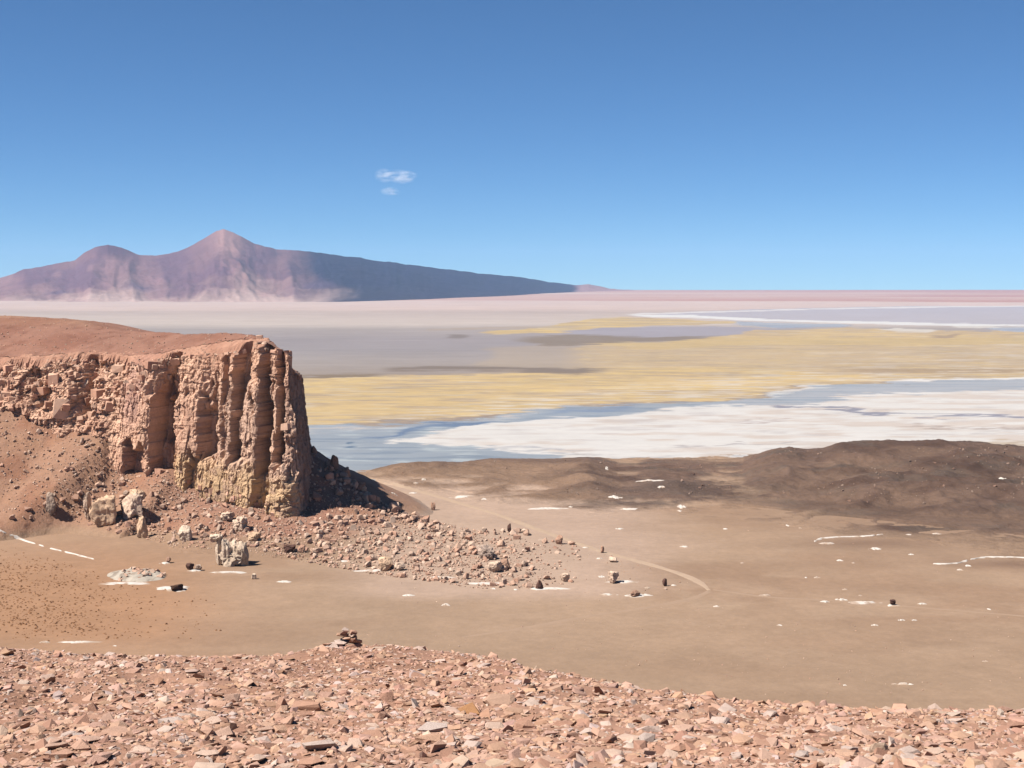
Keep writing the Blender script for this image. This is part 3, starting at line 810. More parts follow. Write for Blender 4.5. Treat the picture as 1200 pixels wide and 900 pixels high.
SV = [hull_mesh('stone_shape', rock_points(r_, 13, r_.choice([0.2, 0.26, 0.34, 0.45, 0.65]), 0.8), M_STONE, STONE_COLS[i % 10]) for i in range(40)]

def sculpt(name, size, seed, mat, col, sub=5, box=0.6, cuts_n=12, rough=0.11, flute=0.0, taper=0.0):
    """a big rock: rounded block cut by planes and roughened; base on z=0"""
    rng = np.random.default_rng(seed)
    bm = bmesh.new(); bmesh.ops.create_icosphere(bm, subdivisions=sub, radius=1.0)
    bm.verts.ensure_lookup_table()
    p = np.array([v.co[:] for v in bm.verts])
    m = np.abs(p).max(1)[:, None]
    q = p * (1 - box) + p / m * box
    for _ in range(cuts_n):
        nn = rng.normal(size=3); nn[2] *= 0.7; nn /= np.linalg.norm(nn)
        dd = rng.uniform(0.62, 0.95)
        e = q @ nn - dd
        q = q - np.clip(e, 0, None)[:, None] * nn * 0.92
    w1_, w2_, ci = worley(p[:, 0] * 2.1 + p[:, 1] * 1.3 + seed, p[:, 2] * 2.3 - p[:, 1] * 0.9, seed)
    dn = rough * (fbm(p[:, 0] * 2.6 + seed, p[:, 2] * 2.6 + p[:, 1] * 2, 4, seed) * 1.3 + 0.8 * (ridged(p[:, 0] * 5 + seed + p[:, 1] * 3, p[:, 2] * 4 - p[:, 1], 4, seed + 9) - 0.5) + (ci - 0.5) * 1.1 - 0.6 * np.exp(-((w2_ - w1_) / 0.1) ** 2))
    if flute:
        an = np.arctan2(p[:, 1], p[:, 0])
        dn = dn - flute * (np.abs(np.sin(an * 3 + seed)) < 0.35) * (np.abs(p[:, 2]) < 0.8)
    q = q * (1 + dn[:, None])
    if taper: q[:, :2] *= (1 - taper * (q[:, 2:3] + 1) / 2)
    q = q * np.array(size) / 2
    q[:, 2] -= q[:, 2].min()
    for v, c in zip(bm.verts, q): v.co = c
    for f in bm.faces: f.smooth = True
    me = bpy.data.meshes.new(name); bm.to_mesh(me); bm.free()
    nn = fbm(q[:, 0] / size[0] * 5 + seed, q[:, 2] / size[2] * 5 + q[:, 1] / size[1] * 3, 4, seed + 3)
    cl = mixc(np.tile(col, (len(q), 1)), np.asarray(col) * 0.72, sstep(-0.05, 0.5, nn) * 0.8)
    at = me.color_attributes.new('col', 'FLOAT_COLOR', 'POINT')
    at.data.foreach_set('color', np.c_[cl, np.ones(len(q))].astype(np.float32).ravel())
    me.materials.append(mat)
    return me

dg = bpy.context.evaluated_depsgraph_get()
def refresh():
    global dg
    bpy.context.view_layer.update()
    dg = bpy.context.evaluated_depsgraph_get()
refresh()
def hit(px, py):
    """the surface point seen at a place of the photo"""
    d = Vector([float(c) for c in ray(px, py)]).normalized()
    ok, loc, nor, _, ob, _ = S.ray_cast(dg, Vector((0, 0, 0)), d, distance=60000)
    return (loc, nor, ob.name) if ok else (None, None, None)
def drop(x, y, z0=-10):
    ok, loc, nor, _, ob, _ = S.ray_cast(dg, Vector((x, y, z0)), Vector((0, 0, -1)))
    return loc.z if ok else ZP

# ------------------------------------------------------------------ blocks of the broken rim, parts of the cliff
rb = np.random.default_rng(23)
spots = []
def blk(px, py, w, h, dpt=None, tilt=0.12, rz=None):
    spots.append((px, py, w, h, dpt if dpt else w, tilt, rz))
for px, py, w, h in ((32, 478, 15, 22), (70, 480, 20, 26), (62, 446, 12, 16), (88, 430, 18, 10), (80, 440, 13, 12), (95, 448, 16, 14), (110, 434, 14, 10), (125, 436, 13, 12), (28, 436, 16, 8), (8, 432, 14, 8),
                     (45, 440, 10, 8), (12, 450, 12, 9), (140, 432, 16, 10), (158, 430, 15, 9), (176, 428, 14, 10), (6, 464, 13, 10), (115, 462, 16, 12), (128, 476, 14, 12), (100, 470, 12, 9), (48, 458, 14, 10),
                     (203, 424, 14, 9), (304, 397, 9, 9), (309, 403, 8, 8), (301, 405, 9, 8), (316, 409, 8, 7), (326, 412, 8, 7), (338, 419, 9, 7), (346, 426, 8, 9), (350, 442, 7, 12), (354, 458, 6, 10), (336, 500, 12, 9)):
    blk(px, py, w, h)
for i in range(150):
    blk(rb.uniform(-10, 205), 0, *(rb.uniform(4, 10) * np.array([1, rb.uniform(0.6, 1.0)])), None, 0.25)
    s_ = spots[-1]; base = np.interp(s_[0], [0, 130, 205], [432, 432, 426]); rng_ = np.interp(s_[0], [0, 60, 100, 140, 205], [48, 52, 60, 45, 26])
    spots[-1] = (s_[0], base + rng_ * rb.random() ** 1.4, *s_[2:])
for i in range(90):
    x = rb.uniform(-10, 215); spots.append((x, np.interp(x, *zip(*rim_t)) + rb.uniform(-5, 5), rb.uniform(3, 7), rb.uniform(2.5, 5), 5, 0.35, None))
for i in range(46):
    x = rb.uniform(205, 350); spots.append((x, np.interp(x, *zip(*rim_t)) + rb.uniform(-2, 3), rb.uniform(3, 7), rb.uniform(3, 5), 5, 0.25, None))
for i in range(40):
    x = rb.uniform(135, 350); w = rb.uniform(4, 9); spots.append((x, np.interp(x, *zip(*foot_t)) + rb.uniform(-6, 4), w, w * rb.uniform(0.7, 1.1), w, 0.25, None))
for px, py, w, h, dp, tl, rz in spots:
    loc, nor, ob = hit(px, py)
    if loc is None or loc.y > 900 or loc.y < 640: continue
    o = bpy.data.objects.new('rock_block', (BLK if rb.random() < 0.45 else BV)[rb.integers(20)])
    s = loc.y / F
    o.scale = (w * s, max(dp, w * 0.8) * s, h * s)
    o.location = loc + Vector((0, 0.3 * dp * s, 0))
    o.rotation_euler = (rb.uniform(-tl, tl), rb.uniform(-tl, tl), rb.uniform(-1.2, 0.9) if rz is None else rz)
    COL.objects.link(o); o.parent = root; to_local(o)
refresh()

# ------------------------------------------------------------------ tracks
def strip(name, pts, width, mat, lift=0.06):
    P_ = []
    for (a, b), (c, d) in zip(pts[:-1], pts[1:]):
        n_ = max(2, int(math.hypot(c - a, (d - b) * 3) / 7))
        for i in range(n_):
            P_.append((a + (c - a) * i / n_, b + (d - b) * i / n_))
    P_.append(pts[-1])
    W_ = []
    for a, b in P_:
        loc, _, _ = hit(a, b)
        if loc is not None: W_.append((loc.x, loc.y))
    W_ = np.array(W_)
    for _ in range(6):
        W_[1:-1] = (W_[:-2] + 2 * W_[1:-1] + W_[2:]) / 4
    t_ = np.gradient(W_, axis=0); t_ /= np.linalg.norm(t_, axis=1)[:, None] + 1e-9
    n_ = np.c_[-t_[:, 1], t_[:, 0]]
    wv = width * (1 + 0.3 * fbm(np.arange(len(W_)) / 4., np.zeros(len(W_)), 2, 3))
    ii = np.arange(len(W_))
    wv = wv * np.clip((len(W_) - 0.5 - ii) / 5.0, 0.35, 1)
    v = []
    for k_ in (-1, -0.4, 0.4, 1):
        for (x, y), (a, b), w in zip(W_, n_, wv):
            X, Y = x + a * w * k_ / 2, y + b * w * k_ / 2
            v.append((X, Y, drop(X, Y) + (lift if abs(k_) < 0.9 else -0.02)))
    return mesh_from(name, np.array(v), grid_faces(4, len(W_)), mats=[mat])
tracks = [([(458, 566), (520, 584), (580, 602), (640, 624), (700, 645), (760, 661), (800, 673), (822, 683), (831, 692)], 5.2, 'pale dirt track curving round the fan to a bend on the plain'),
          ([(831, 693), (815, 701), (760, 712), (690, 722), (610, 737), (540, 747)], 3.4, 'faint dirt track running left from the bend across the plain'),
          ([(836, 691), (900, 700), (980, 704), (1080, 712), (1200, 722), (1320, 732)], 2.4, 'faint dirt track running right from the bend past the white strips')]
tr_objs = []
for pts, w, lb in tracks:
    m = strip('dirt_track', pts, w, M_TRACK if pts[0][0] == 458 else ground_mat('faint_track', base=tuple(alb(199, 167, 140)), var=((0.2, 0.06),), bump=((1.0, 0.3, 0.1),)))
    tr_objs.append((m, lb))
for m, lb in tr_objs:
    tag(link('dirt_track', m), lb, None, None, 'structure')

# ------------------------------------------------------------------ white patches
def snow_col(p, sd, q):
    d = sstep(0.0, 0.5, fbm(p[:, 0] / 2.5 + sd, p[:, 1] / 3.5, 3, sd % 97) + 0.55 * (q - 0.55))
    return mixc(np.tile(alb(242, 230, 218, 1.08), (len(p), 1)), alb(208, 176, 150), d * 0.85)

def patch(px, py, w, h, label, group=None, name='white_patch', rot=0.0, thick=0.5, seed=None):
    loc, nor, ob = hit(px, py)
    if loc is None: return None
    s = loc.y / F
    rx = w * s / 2
    g = max(0.12, -loc.z / loc.y + (0.0 if nor is None else max(0, -nor.y)))
    ry = max(0.4, h * s / 2 / g * 0.6)
    sd = seed if seed is not None else int(px * 7 + py)
    na, nr = 36, 6
    th = np.linspace(0, 2 * np.pi, na, endpoint=False)
    edge = 1 + 0.75 * fbm(np.cos(th) * 1.7 + sd, np.sin(th) * 1.7, 4, sd)
    v = [(0, 0, 0)]; f = []
    for r in range(1, nr + 1):
        q = r / nr
        for t, e in zip(th, edge):
            X, Y = np.cos(t) * rx * e * q, np.sin(t) * ry * e * q
            v.append((X * math.cos(rot) - Y * math.sin(rot), X * math.sin(rot) + Y * math.cos(rot), q))
    zc = None; out = []
    for i, (X, Y, q) in enumerate(v):
        z = drop(loc.x + X, loc.y + Y)
        tk = min(thick, rx * 0.3)
        gap = float(fbm(np.array([X / max(rx, 1) * 3.1 + sd]), np.array([Y / max(ry, 1) * 1.6 + sd * 0.3]), 3, sd + 5)[0])
        hh = -0.12 if (q == 1 or gap > 0.30 - 0.25 * q) and q > 0.3 else tk * (1 - q ** 2) * (0.7 + 0.5 * random.random()) + 0.04
        out.append((X, Y, z + hh - loc.z))
    idx = lambda r, i: 1 + (r - 1) * na + i % na
    tri = [(0, idx(1, i), idx(1, i + 1)) for i in range(na)]
    for r in range(1, nr):
        for i in range(na):
            tri += [(idx(r, i), idx(r + 1, i), idx(r + 1, i + 1)), (idx(r, i), idx(r + 1, i + 1), idx(r, i + 1))]
    o = link(name, mesh_from(name, np.array(out), np.array(tri), snow_col(np.array(out), sd, np.array([p[2] for p in v])), mats=[M_SNOW]))
    o.location = loc
    return tag(o, label, 'white patch', group)

def ribbon(pts, wpx, label):
    """long winding white patch"""
    W_ = []
    for (a, b), (c, d) in zip(pts[:-1], pts[1:]):
        for i in range(9): W_.append(hit(a + (c - a) * i / 9, b + (d - b) * i / 9)[0])
    W_.append(hit(*pts[-1])[0])
    W_ = np.array([(l.x, l.y) for l in W_])
    t_ = np.gradient(W_, axis=0); t_ /= np.linalg.norm(t_, axis=1)[:, None] + 1e-9
    n_ = np.c_[-t_[:, 1], t_[:, 0]]
    c0 = W_[len(W_) // 2]; z0 = drop(*c0)
    s = c0[1] / F
    L_ = len(W_)
    wv = wpx * s * np.clip(0.15 + 1.9 * vn2(np.arange(L_) / 1.7, np.zeros(L_), abs(int(pts[0][0]))) ** 1.5, 0.12, 2) * np.clip(np.minimum(np.arange(L_) + 0.4, L_ - 0.6 - np.arange(L_)) / 2, 0.1, 1)
    v = []
    for k_ in (-1, -0.5, 0, 0.5, 1):
        for (x, y), (a, b), w in zip(W_, n_, wv):
            X, Y = x + a * w * k_, y + b * w * k_
            v.append((X - c0[0], Y - c0[1], drop(X, Y) - z0 + (0.40 * (1 - k_ * k_) + 0.05 if abs(k_) < 1 else -0.08) - 0.9 * float(w < 0.24 * wpx * s)))
    o = link('white_patch', mesh_from('white_patch', np.array(v), grid_faces(5, L_), snow_col(np.array(v), 5, np.full(len(v), 0.4)), mats=[M_SNOW]))
    o.location = (c0[0], c0[1], z0)
    return tag(o, label, 'white patch')

new = []
ribbon([(-20, 617), (0, 622), (30, 634), (60, 643), (85, 649), (112, 656)], 1.5, 'long winding white streak leading to the salt crusted mound on the left')
ribbon([(954, 635), (962, 631), (980, 629.5), (1005, 629), (1020, 628), (1038, 626)], 1.8, 'long thin white line along the top of a bank below the dark hills')
ribbon([(1092, 661), (1112, 661), (1124, 660), (1136, 656), (1155, 653), (1180, 653), (1205, 654)], 2.0, 'bent white strip on the bank at the far right of the plain')
big = [(541, 582, 32, 4, 'narrow white patch on the slope just right of the shaded talus'),
       (641, 596, 50, 5, 'long white patch at the foot of the brown hills'),
       (734, 597, 22, 6, 'stubby white patch in front of the small dark hill'),
       (721, 583, 18, 4, 'slanting white patch on the left shoulder of the small dark hill'),
       (762, 563, 38, 4, 'flat white patch in the saddle between the hills'),
       (799, 594, 9, 10, 'round white patch standing out on the dark hill slope'),
       (436, 669, 36, 4, 'white strip under the pale boulder at the foot of the talus'),
       (518, 677, 40, 5, 'white strip among the boulders at the front edge of the fan'),
       (568, 684, 60, 4, 'thin long white strip along the front edge of the boulder field'),
       (646, 690, 54, 4.5, 'white strip under the dark pointed boulder on the fan'),
       (730, 682, 38, 4.5, 'white patch beneath the pale boulder near the track bend'),
       (712, 697, 22, 4, 'plain white patch left of the stone studded one'),
       (748, 698, 36, 7, 'white patch with a brown stone sitting in it'),
       (270, 671, 50, 4, 'white streak at the foot of the fluted white rock'),
       (332, 682, 22, 3.5, 'lone white patch on bare ground right of the fluted white rock'),
       (228, 669, 20, 3.5, 'white patch under the two brown stones'),
       (194, 660, 13, 3, 'small white patch under a single stone right of the pale blocks'),
       (92, 753, 46, 3, 'long thin white streak just above the rubble ridge at left'),
       (53, 753, 14, 2.6, 'short white dash left of the long streak above the rubble ridge'),
       (205, 690, 36, 12, 'white patch with a dark rock in its middle'),
       (1015, 706.5, 40, 5, 'thick white bar by the faint track'),
       (986, 703, 16, 3, 'short white dash at the left end of the thick white bar'),
       (1047, 709.5, 14, 4, 'small white patch beside a dark stone near the faint track'),
       (968, 637, 20, 3.5, 'short white dash below the hooked end of the bank line'),
       (1025, 643, 18, 4, 'white patch on the plain below the darker bank'),
       (1098, 626, 12, 4, 'white patch right of the long bank line'),
       (1060, 802, 24, 3, 'white streak nearest the rubble ridge on the right'),
       (1174, 561, 10, 3, 'single white patch high on the dark hills'),
       (478, 698, 14, 4, 'slanting white patch on the plain below the boulder field'),
       (523, 709, 11, 3.5, 'white patch on the plain nearest the cairn'),
       (403, 658, 14, 2.6, 'faint white patch left of the pale boulder strip')]
for a, b, c, d, lb in big: patch(a, b, c, d, lb)
small = [(567, 585, 9, 2.5), (669, 594, 7, 3.5), (796, 599, 8, 3.5), (775, 571, 10, 3.5), (726, 620, 14, 2), (802, 641, 14, 2), (496, 562, 6, 3), (487, 566, 6, 2.5), (484, 578, 14, 2), (462, 579, 10, 2),
         (705, 676, 10, 3.5), (759, 689, 9, 4), (789, 686, 8, 3), (635, 633, 14, 2.5), (1065, 627, 9, 2.5), (984, 657, 10, 3), (1125, 668, 9, 3), (1134, 663, 9, 3), (967, 705.5, 13, 2.5), (990, 691, 9, 2.5), (1008, 698, 5, 3.5),
         (990, 803, 6, 2.5), (1025, 733, 11, 2), (1057, 727, 10, 2), (1071, 727, 8, 2), (1159, 714, 5, 3), (957, 677, 10, 2.5), (944, 677, 6, 2), (923, 616, 5, 3.5), (938, 619, 6, 2.5), (913, 733, 9, 2.5), (1155, 775, 8, 3), (135, 757, 6, 2), (898, 698, 18, 2),
         (840, 711, 10, 2.5), (702, 655, 12, 3), (686, 642, 9, 2), (578, 690, 8, 3), (604, 691, 7, 3), (711, 549, 5, 3), (1080, 708, 12, 2), (850, 620, 8, 2), (870, 660, 6, 2), (1000, 660, 6, 2), (1068, 650, 8, 2)]
for a, b, c, d in small:
    patch(a, b, c * 0.8, d * 0.8, 'small thin white patch on the bare brown plain', 'small white patches on the plain')
refresh()

# ------------------------------------------------------------------ special rocks
CREAM = alb(236, 198, 164, 0.92); PALEY = alb(236, 204, 178, 0.92); GREYR = alb(196, 170, 150, 1.0); WHITE = alb(242, 216, 190, 0.88); PINK = alb(210, 166, 140, 1.15); DARKR = alb(120, 88, 76, 1.15)
def place(name, px, py, w, h, seed, col, label, cat, mat=M_PALE, group=None, depth=0.9, rz=0.0, sink=0.12, **kw):
    loc, nor, ob = hit(px, py)
    s = loc.y / F
    me = sculpt(name, (w * s, w * s * depth, h * s * (1 + sink)), seed, mat, col, **kw)
    o = link(name, me)
    o.location = loc + Vector((0, w * s * depth * 0.35, -h * s * sink)); o.rotation_euler = (0, 0, rz)
    return tag(o, label, cat, group)
place('boulder', 58, 603, 15, 25, 301, GREYR, 'tall grey boulder standing alone on the sand at left', 'boulder', box=0.5)
place('boulder', 117, 619, 30, 36, 302, CREAM, 'big cream yellow block with a flat lit face below the cliff', 'boulder', box=0.72, cuts_n=8, rough=0.11, rz=0.35, depth=1.2)
place('rock_spire', 101, 610, 13, 30, 303, PALEY, 'narrow pale rock spire leaning on the big cream block', 'rock spire', box=0.6, taper=0.5, rough=0.2, depth=1.3)
place('boulder', 154, 608, 30, 28, 304, PALEY, 'broken pale block right of the big cream block', 'boulder', box=0.6, rough=0.14)
place('boulder', 166, 631, 18, 25, 305, CREAM, 'small pale wedge below the broken pale block', 'boulder', box=0.5, taper=0.45)
place('boulder', 160, 588, 20, 14, 306, CREAM, 'yellow boulder on the slope above the broken pale block', 'boulder')
place('boulder', 216, 634, 15, 18, 307, WHITE, 'whitish boulder above the fluted white rock', 'boulder')
place('boulder', 265, 611, 18, 10, 308, PALEY, 'uppermost of three pale rocks slanting down the talus', 'boulder', rough=0.18)
place('boulder', 280, 622, 22, 15, 338, PALEY, 'middle and largest of three pale rocks slanting down the talus', 'boulder', rough=0.18, rz=-0.5)
place('boulder', 297, 634, 18, 10, 309, CREAM, 'lowest of three pale rocks slanting down the talus', 'boulder')
place('boulder', 338, 648, 15, 9, 310, DARKR, 'dark flat boulder on the sand right of the slanting pale rocks', 'boulder', mat=M_BOULDER)
place('boulder', 353, 648, 9, 9, 311, PINK, 'pinkish boulder beside the dark flat boulder', 'boulder', mat=M_BOULDER)
place('boulder', 452, 669, 20, 14, 312, CREAM, 'cream boulder above the white strip at the front of the talus', 'boulder', box=0.7)
place('boulder', 468, 669, 13, 9, 313, PALEY, 'low pale boulder right of the cream boulder on the white strip', 'boulder')
place('boulder', 568, 656, 22, 16, 314, alb(218, 190, 170, 1.1), 'large whitish boulder in the middle of the boulder field', 'boulder', box=0.6)
place('boulder', 580, 671, 18, 12, 315, PALEY, 'pale flat boulder below the large whitish boulder', 'boulder')
place('boulder', 592, 668, 14, 12, 316, PINK, 'pinkish boulder at the right side of the boulder field', 'boulder', mat=M_BOULDER)
place('boulder', 632, 690, 11, 11, 317, DARKR, 'dark pointed boulder standing in a white strip on the fan', 'boulder', mat=M_BOULDER, taper=0.5)
place('boulder', 662, 682, 12, 10, 318, PALEY, 'pale boulder right of the dark pointed one on the fan', 'boulder')
place('boulder', 719, 684, 14, 13, 319, PALEY, 'pale boulder with a dark side beside a white patch near the bend', 'boulder')
place('boulder', 745, 699, 12, 6, 320, PINK, 'low brown stone sitting in a white patch', 'boulder', mat=M_BOULDER)
place('boulder', 779, 687, 6, 9, 321, DARKR, 'thin dark boulder standing nearest the track bend', 'boulder', mat=M_BOULDER)
place('boulder', 655, 638, 9, 10, 322, PINK, 'boulder close beside the track high on the fan', 'boulder', mat=M_BOULDER)
place('boulder', 719, 659, 11, 6, 323, PALEY, 'low pale boulder beside the track above the bend', 'boulder')
place('boulder', 706, 648, 5, 8, 324, PINK, 'small upright boulder at the edge of the track', 'boulder', mat=M_BOULDER)
place('boulder', 507, 598, 6, 9, 325, PINK, 'lone upright boulder at the upper edge of the boulder field', 'boulder', mat=M_BOULDER)
place('boulder', 597, 624, 5, 11, 326, DARKR, 'dark upright boulder on the upper right of the boulder field', 'boulder', mat=M_BOULDER)
place('boulder', 205, 693, 16, 8, 327, alb(96, 70, 56, 1.1), 'dark brown rock lying in the middle of a white patch', 'boulder', mat=M_BOULDER)
place('boulder', 222, 668, 10, 7, 328, DARKR, 'darker left one of two brown stones over a white patch', 'boulder', mat=M_BOULDER)
place('boulder', 232, 668, 9, 6, 329, GREYR, 'greyer right one of two brown stones over a white patch', 'boulder', mat=M_BOULDER)
place('boulder', 197, 659, 7, 6, 330, PINK, 'single stone on a small white patch right of the pale blocks', 'boulder', mat=M_BOULDER)
place('boulder', 297, 679, 7, 6, 331, WHITE, 'round whitish stone at the end of a white streak', 'boulder')
place('boulder', 1047, 709, 7, 6, 332, DARKR, 'dark stone on the plain near the faint right hand track', 'boulder', mat=M_BOULDER)
place('boulder', 392, 552, 11, 20, 333, PINK, 'big rock standing on the skyline of the shaded talus', 'boulder', mat=M_BOULDER, box=0.4)
place('boulder', 368, 533, 7, 10, 334, PINK, 'rock on the skyline of the shaded talus close to the cliff', 'boulder', mat=M_BOULDER)
place('boulder', 405, 560, 12, 12, 335, PINK, 'rock on the shaded talus skyline right of the big one', 'boulder', mat=M_BOULDER)
place('boulder', 422, 575, 12, 10, 336, PINK, 'rock low on the shaded talus skyline', 'boulder', mat=M_BOULDER)
# fluted white rock: columns side by side
loc, nor, ob = hit(268, 663)
s = loc.y / F
fr = empty('fluted_rock', loc)
tag(fr, 'white fluted rock of joined columns standing alone in front of the talus', 'rock')
for i, (dx, w, h, dy, nm) in enumerate(((-12, 10, 40, 0.0, 'rock_column'), (-3, 13, 34, -0.6, 'rock_column'), (6, 10, 33, 0.6, 'rock_column'), (15, 17, 30, 0.2, 'rock_column'), (2, 38, 27, 3.0, 'rock_core'))):
    o = link(nm, sculpt(nm, (w * s, w * s * 1.1, h * s), 340 + i, M_PALE, WHITE if i < 3 else alb(226, 200, 174, 0.95), box=0.75, rough=0.12, flute=0.05, taper=0.12), None, fr)
    o.location = (dx * s, 1.5 + dy, -1.2)
o = link('cap_stone', sculpt('cap_stone', (16 * s, 13 * s, 10 * s), 349, M_PALE, WHITE, rough=0.16), None, fr); o.location = (-15 * s, 1.4, 27 * s)
# salt crusted mound
loc, nor, ob = hit(150, 682)
s = loc.y / F
md = empty('salt_mound', loc); tag(md, 'white crusted mound with grey rocks showing through on the left plain', 'mound')
nn_ = 60
gx_, gy_ = np.meshgrid(np.linspace(-1, 1, nn_), np.linspace(-1, 1, nn_))
rr = np.hypot(gx_ + 0.35 * gy_, gy_)
hm = 4.2 * np.clip(1 - rr ** 2, 0, 1) * (0.6 + 0.45 * fbm(gx_ * 3, gy_ * 3, 4, 351)) - 0.3
mc = mixc(np.tile(alb(216, 202, 184, 1.15), (nn_, nn_, 1)), alb(158, 140, 124, 1.15), sstep(-0.1, 0.3, fbm(gx_ * 6, gy_ * 5, 3, 352)) * 0.7)
X_, Y_ = gx_ * 38 * s, 13 + gy_ * 14
ZM = np.array([[drop(loc.x + a, loc.y + b) for a, b in zip(ra, rb_)] for ra, rb_ in zip(X_, Y_)]) - loc.z
Fm = grid_faces(nn_, nn_); kf = (hm.ravel()[Fm] > -0.28).any(1)
v_, f_, c_ = sub_mesh(np.stack([X_, Y_, ZM + hm], -1).reshape(-1, 3), Fm[kf], mc.reshape(-1, 3))
o = link('crust', mesh_from('crust', v_, f_, c_, mats=[M_PLAIN]), None, md)
for i in range(44):
    a, b = rb.uniform(-18, 34), rb.uniform(2, 20)
    o = bpy.data.objects.new('rock', BV[rb.integers(24)]); q = rb.uniform(1.0, 3.2)
    o.scale = (q * 1.3, q, q * 0.8); o.rotation_euler = (rb.uniform(-.4, .4), rb.uniform(-.4, .4), rb.uniform(0, 6))
    gi = int((b - 13 + 14) / 28 * (nn_ - 1)); gj = int((a * s + 38 * s) / (76 * s) * (nn_ - 1))
    gi = min(max(gi, 0), nn_ - 1); gj = min(max(gj, 0), nn_ - 1)
    o.location = (a * s, b, ZM[gi, gj] + max(hm[gi, gj], 0) + 0.1)
    COL.objects.link(o); o.parent = md
patch(148, 684, 62, 5, 'white sheet at the lower edge of the salt crusted mound')
refresh()

# ------------------------------------------------------------------ boulders and scree of the talus
pr = np.random.default_rng(31)
cand = []
def scatter(n, xr, dens, size, kind):
    i = 0; tries = 0
    while i < n and tries < n * 60:
        tries += 1
        px = pr.uniform(*xr); py = dens(px)
        if py is None: continue
        q = size[0] * (1 - pr.random()) ** (-1 / size[2]); q = min(q, size[1])
        cand.append((px, py, q, kind)); i += 1
def d_left(px):
    lo = np.interp(px, *zip(*foot_t)) + 2; hi = np.interp(px, [0, 60, 130, 200, 300, 400], [612, 604, 622, 640, 645, 668])
    y = lo + (hi - lo) * pr.random() ** 0.8
    return y if pr.random() < np.interp(px, [0, 60, 130, 360], [0.35, 0.5, 0.8, 1.0]) else None
def d_fan(px):
    lo = np.interp(px, [360, 400, 460, 520, 560, 620, 680], [608, 605, 604, 614, 622, 622, 640]); hi = np.interp(px, [360, 430, 520, 600, 680], [660, 672, 684, 690, 684])
    y = lo + (hi - lo) * pr.random()
    return y if pr.random() < np.interp(px, [360, 420, 580, 620, 680], [0.9, 1, 1, 0.3, 0.08]) else None
def d_dark(px):
    lo = np.interp(px, [362, 400, 450, 500], [528, 556, 590, 612]); hi = np.interp(px, [362, 400, 450, 500], [600, 600, 604, 622])
    return lo + (hi - lo) * pr.random() ** 1.6
def d_far(px):
    return pr.uniform(np.interp(px, [600, 800], [618, 672]), 696)
scatter(1600, (-30, 362), d_left, (1.9, 9, 2.0), 'left')
scatter(1700, (362, 680), d_fan, (2.5, 10, 2.1), 'fan')
scatter(220, (362, 500), d_dark, (3.2, 13, 2.2), 'dark')
scatter(34, (600, 800), d_far, (1.8, 6, 2.4), 'far')
cand.sort(key=lambda c: -c[2])
LAB = {'left': ('reddish boulder lying on the talus slope below the cliff', 'boulders on the talus below the cliff'),
       'fan': ('brown boulder among many in the boulder field right of the cliff', 'boulders of the boulder field'),
       'dark': ('dark boulder in the shadow on the talus right of the cliff', 'boulders on the shaded talus'),
       'far': ('small scattered boulder on the pale fan left of the track bend', 'scattered boulders on the pale fan')}
NB = 258
bl = []; scr = []
for i, (px, py, q, kd) in enumerate(cand):
    loc, nor, ob = hit(px, py)
    if loc is None or ob not in ('talus_slope', 'ground'): continue
    bl.append((loc.copy(), q * loc.y / F, kd))
def shape_arrays(meshes):
    out = []
    for m in meshes:
        v = np.empty(len(m.vertices) * 3, np.float32); m.vertices.foreach_get('co', v)
        f = np.array([p.vertices[:] for p in m.polygons], np.int32)
        c = np.empty(len(m.vertices) * 4, np.float32); m.color_attributes['col'].data.foreach_get('color', c)
        out.append((v.reshape(-1, 3), f, c.reshape(-1, 4)[:, :3]))
    return out
def joined(name, items, shapes, mat, rng):
    """many small stones as one mesh: items = (location, scale xyz, rotation matrix, tint)"""
    Vs, Fs, Cs = [], [], []; n0 = 0
    for loc, sc, rot, tint in items:
        v, f, c = shapes[rng.integers(len(shapes))]
        Vs.append((v * sc) @ rot.T + loc); Fs.append(f + n0); Cs.append(c * tint); n0 += len(v)
    return mesh_from(name, np.concatenate(Vs), np.concatenate(Fs), np.clip(np.concatenate(Cs), 0, .85), smooth=False, mats=[mat])
def rotm(rng, tilt):
    return np.array(Euler((rng.uniform(-tilt, tilt), rng.uniform(-tilt, tilt), rng.uniform(0, 6.283))).to_matrix())
for i, (loc, q, kd) in enumerate(bl):
    if i < NB:
        o = bpy.data.objects.new('boulder', BV[pr.integers(24)])
        o.scale = (q * pr.uniform(0.85, 1.15), q * pr.uniform(0.85, 1.15), q * pr.uniform(0.85, 1.35))
        o.rotation_euler = (pr.uniform(-.5, .5), pr.uniform(-.5, .5), pr.uniform(0, 6.28))
        o.location = loc + Vector((0, 0, q * 0.2))
        COL.objects.link(o); bx, by = proj(loc.x, loc.y, loc.z)
        lab = LAB[kd][0]
        if kd == 'left':
            lab = 'reddish boulder on the talus ' + ('at the far left beside the grey boulder' if bx < 80 else 'above the big cream block' if bx < 140 else 'below the first deep cleft' if bx < 210 else 'above the fluted white rock' if bx < 290 else 'under the prow of the cliff') + (' high up' if by < 560 else '')
        elif kd == 'fan':
            lab = 'brown boulder in the boulder field ' + ('just below the cliff shadow' if by < 628 else 'near the cream boulder and white strip' if bx < 500 else 'around the large whitish boulder' if bx < 600 else 'at its thin right end')
        tag(o, lab, 'boulder', LAB[kd][1])
    else:
        scr.append((np.array(loc) + [0, 0, q * 0.15], q * pr.uniform(0.8, 1.2, 3), rotm(pr, 0.5), pr.uniform(0.8, 1.15)))
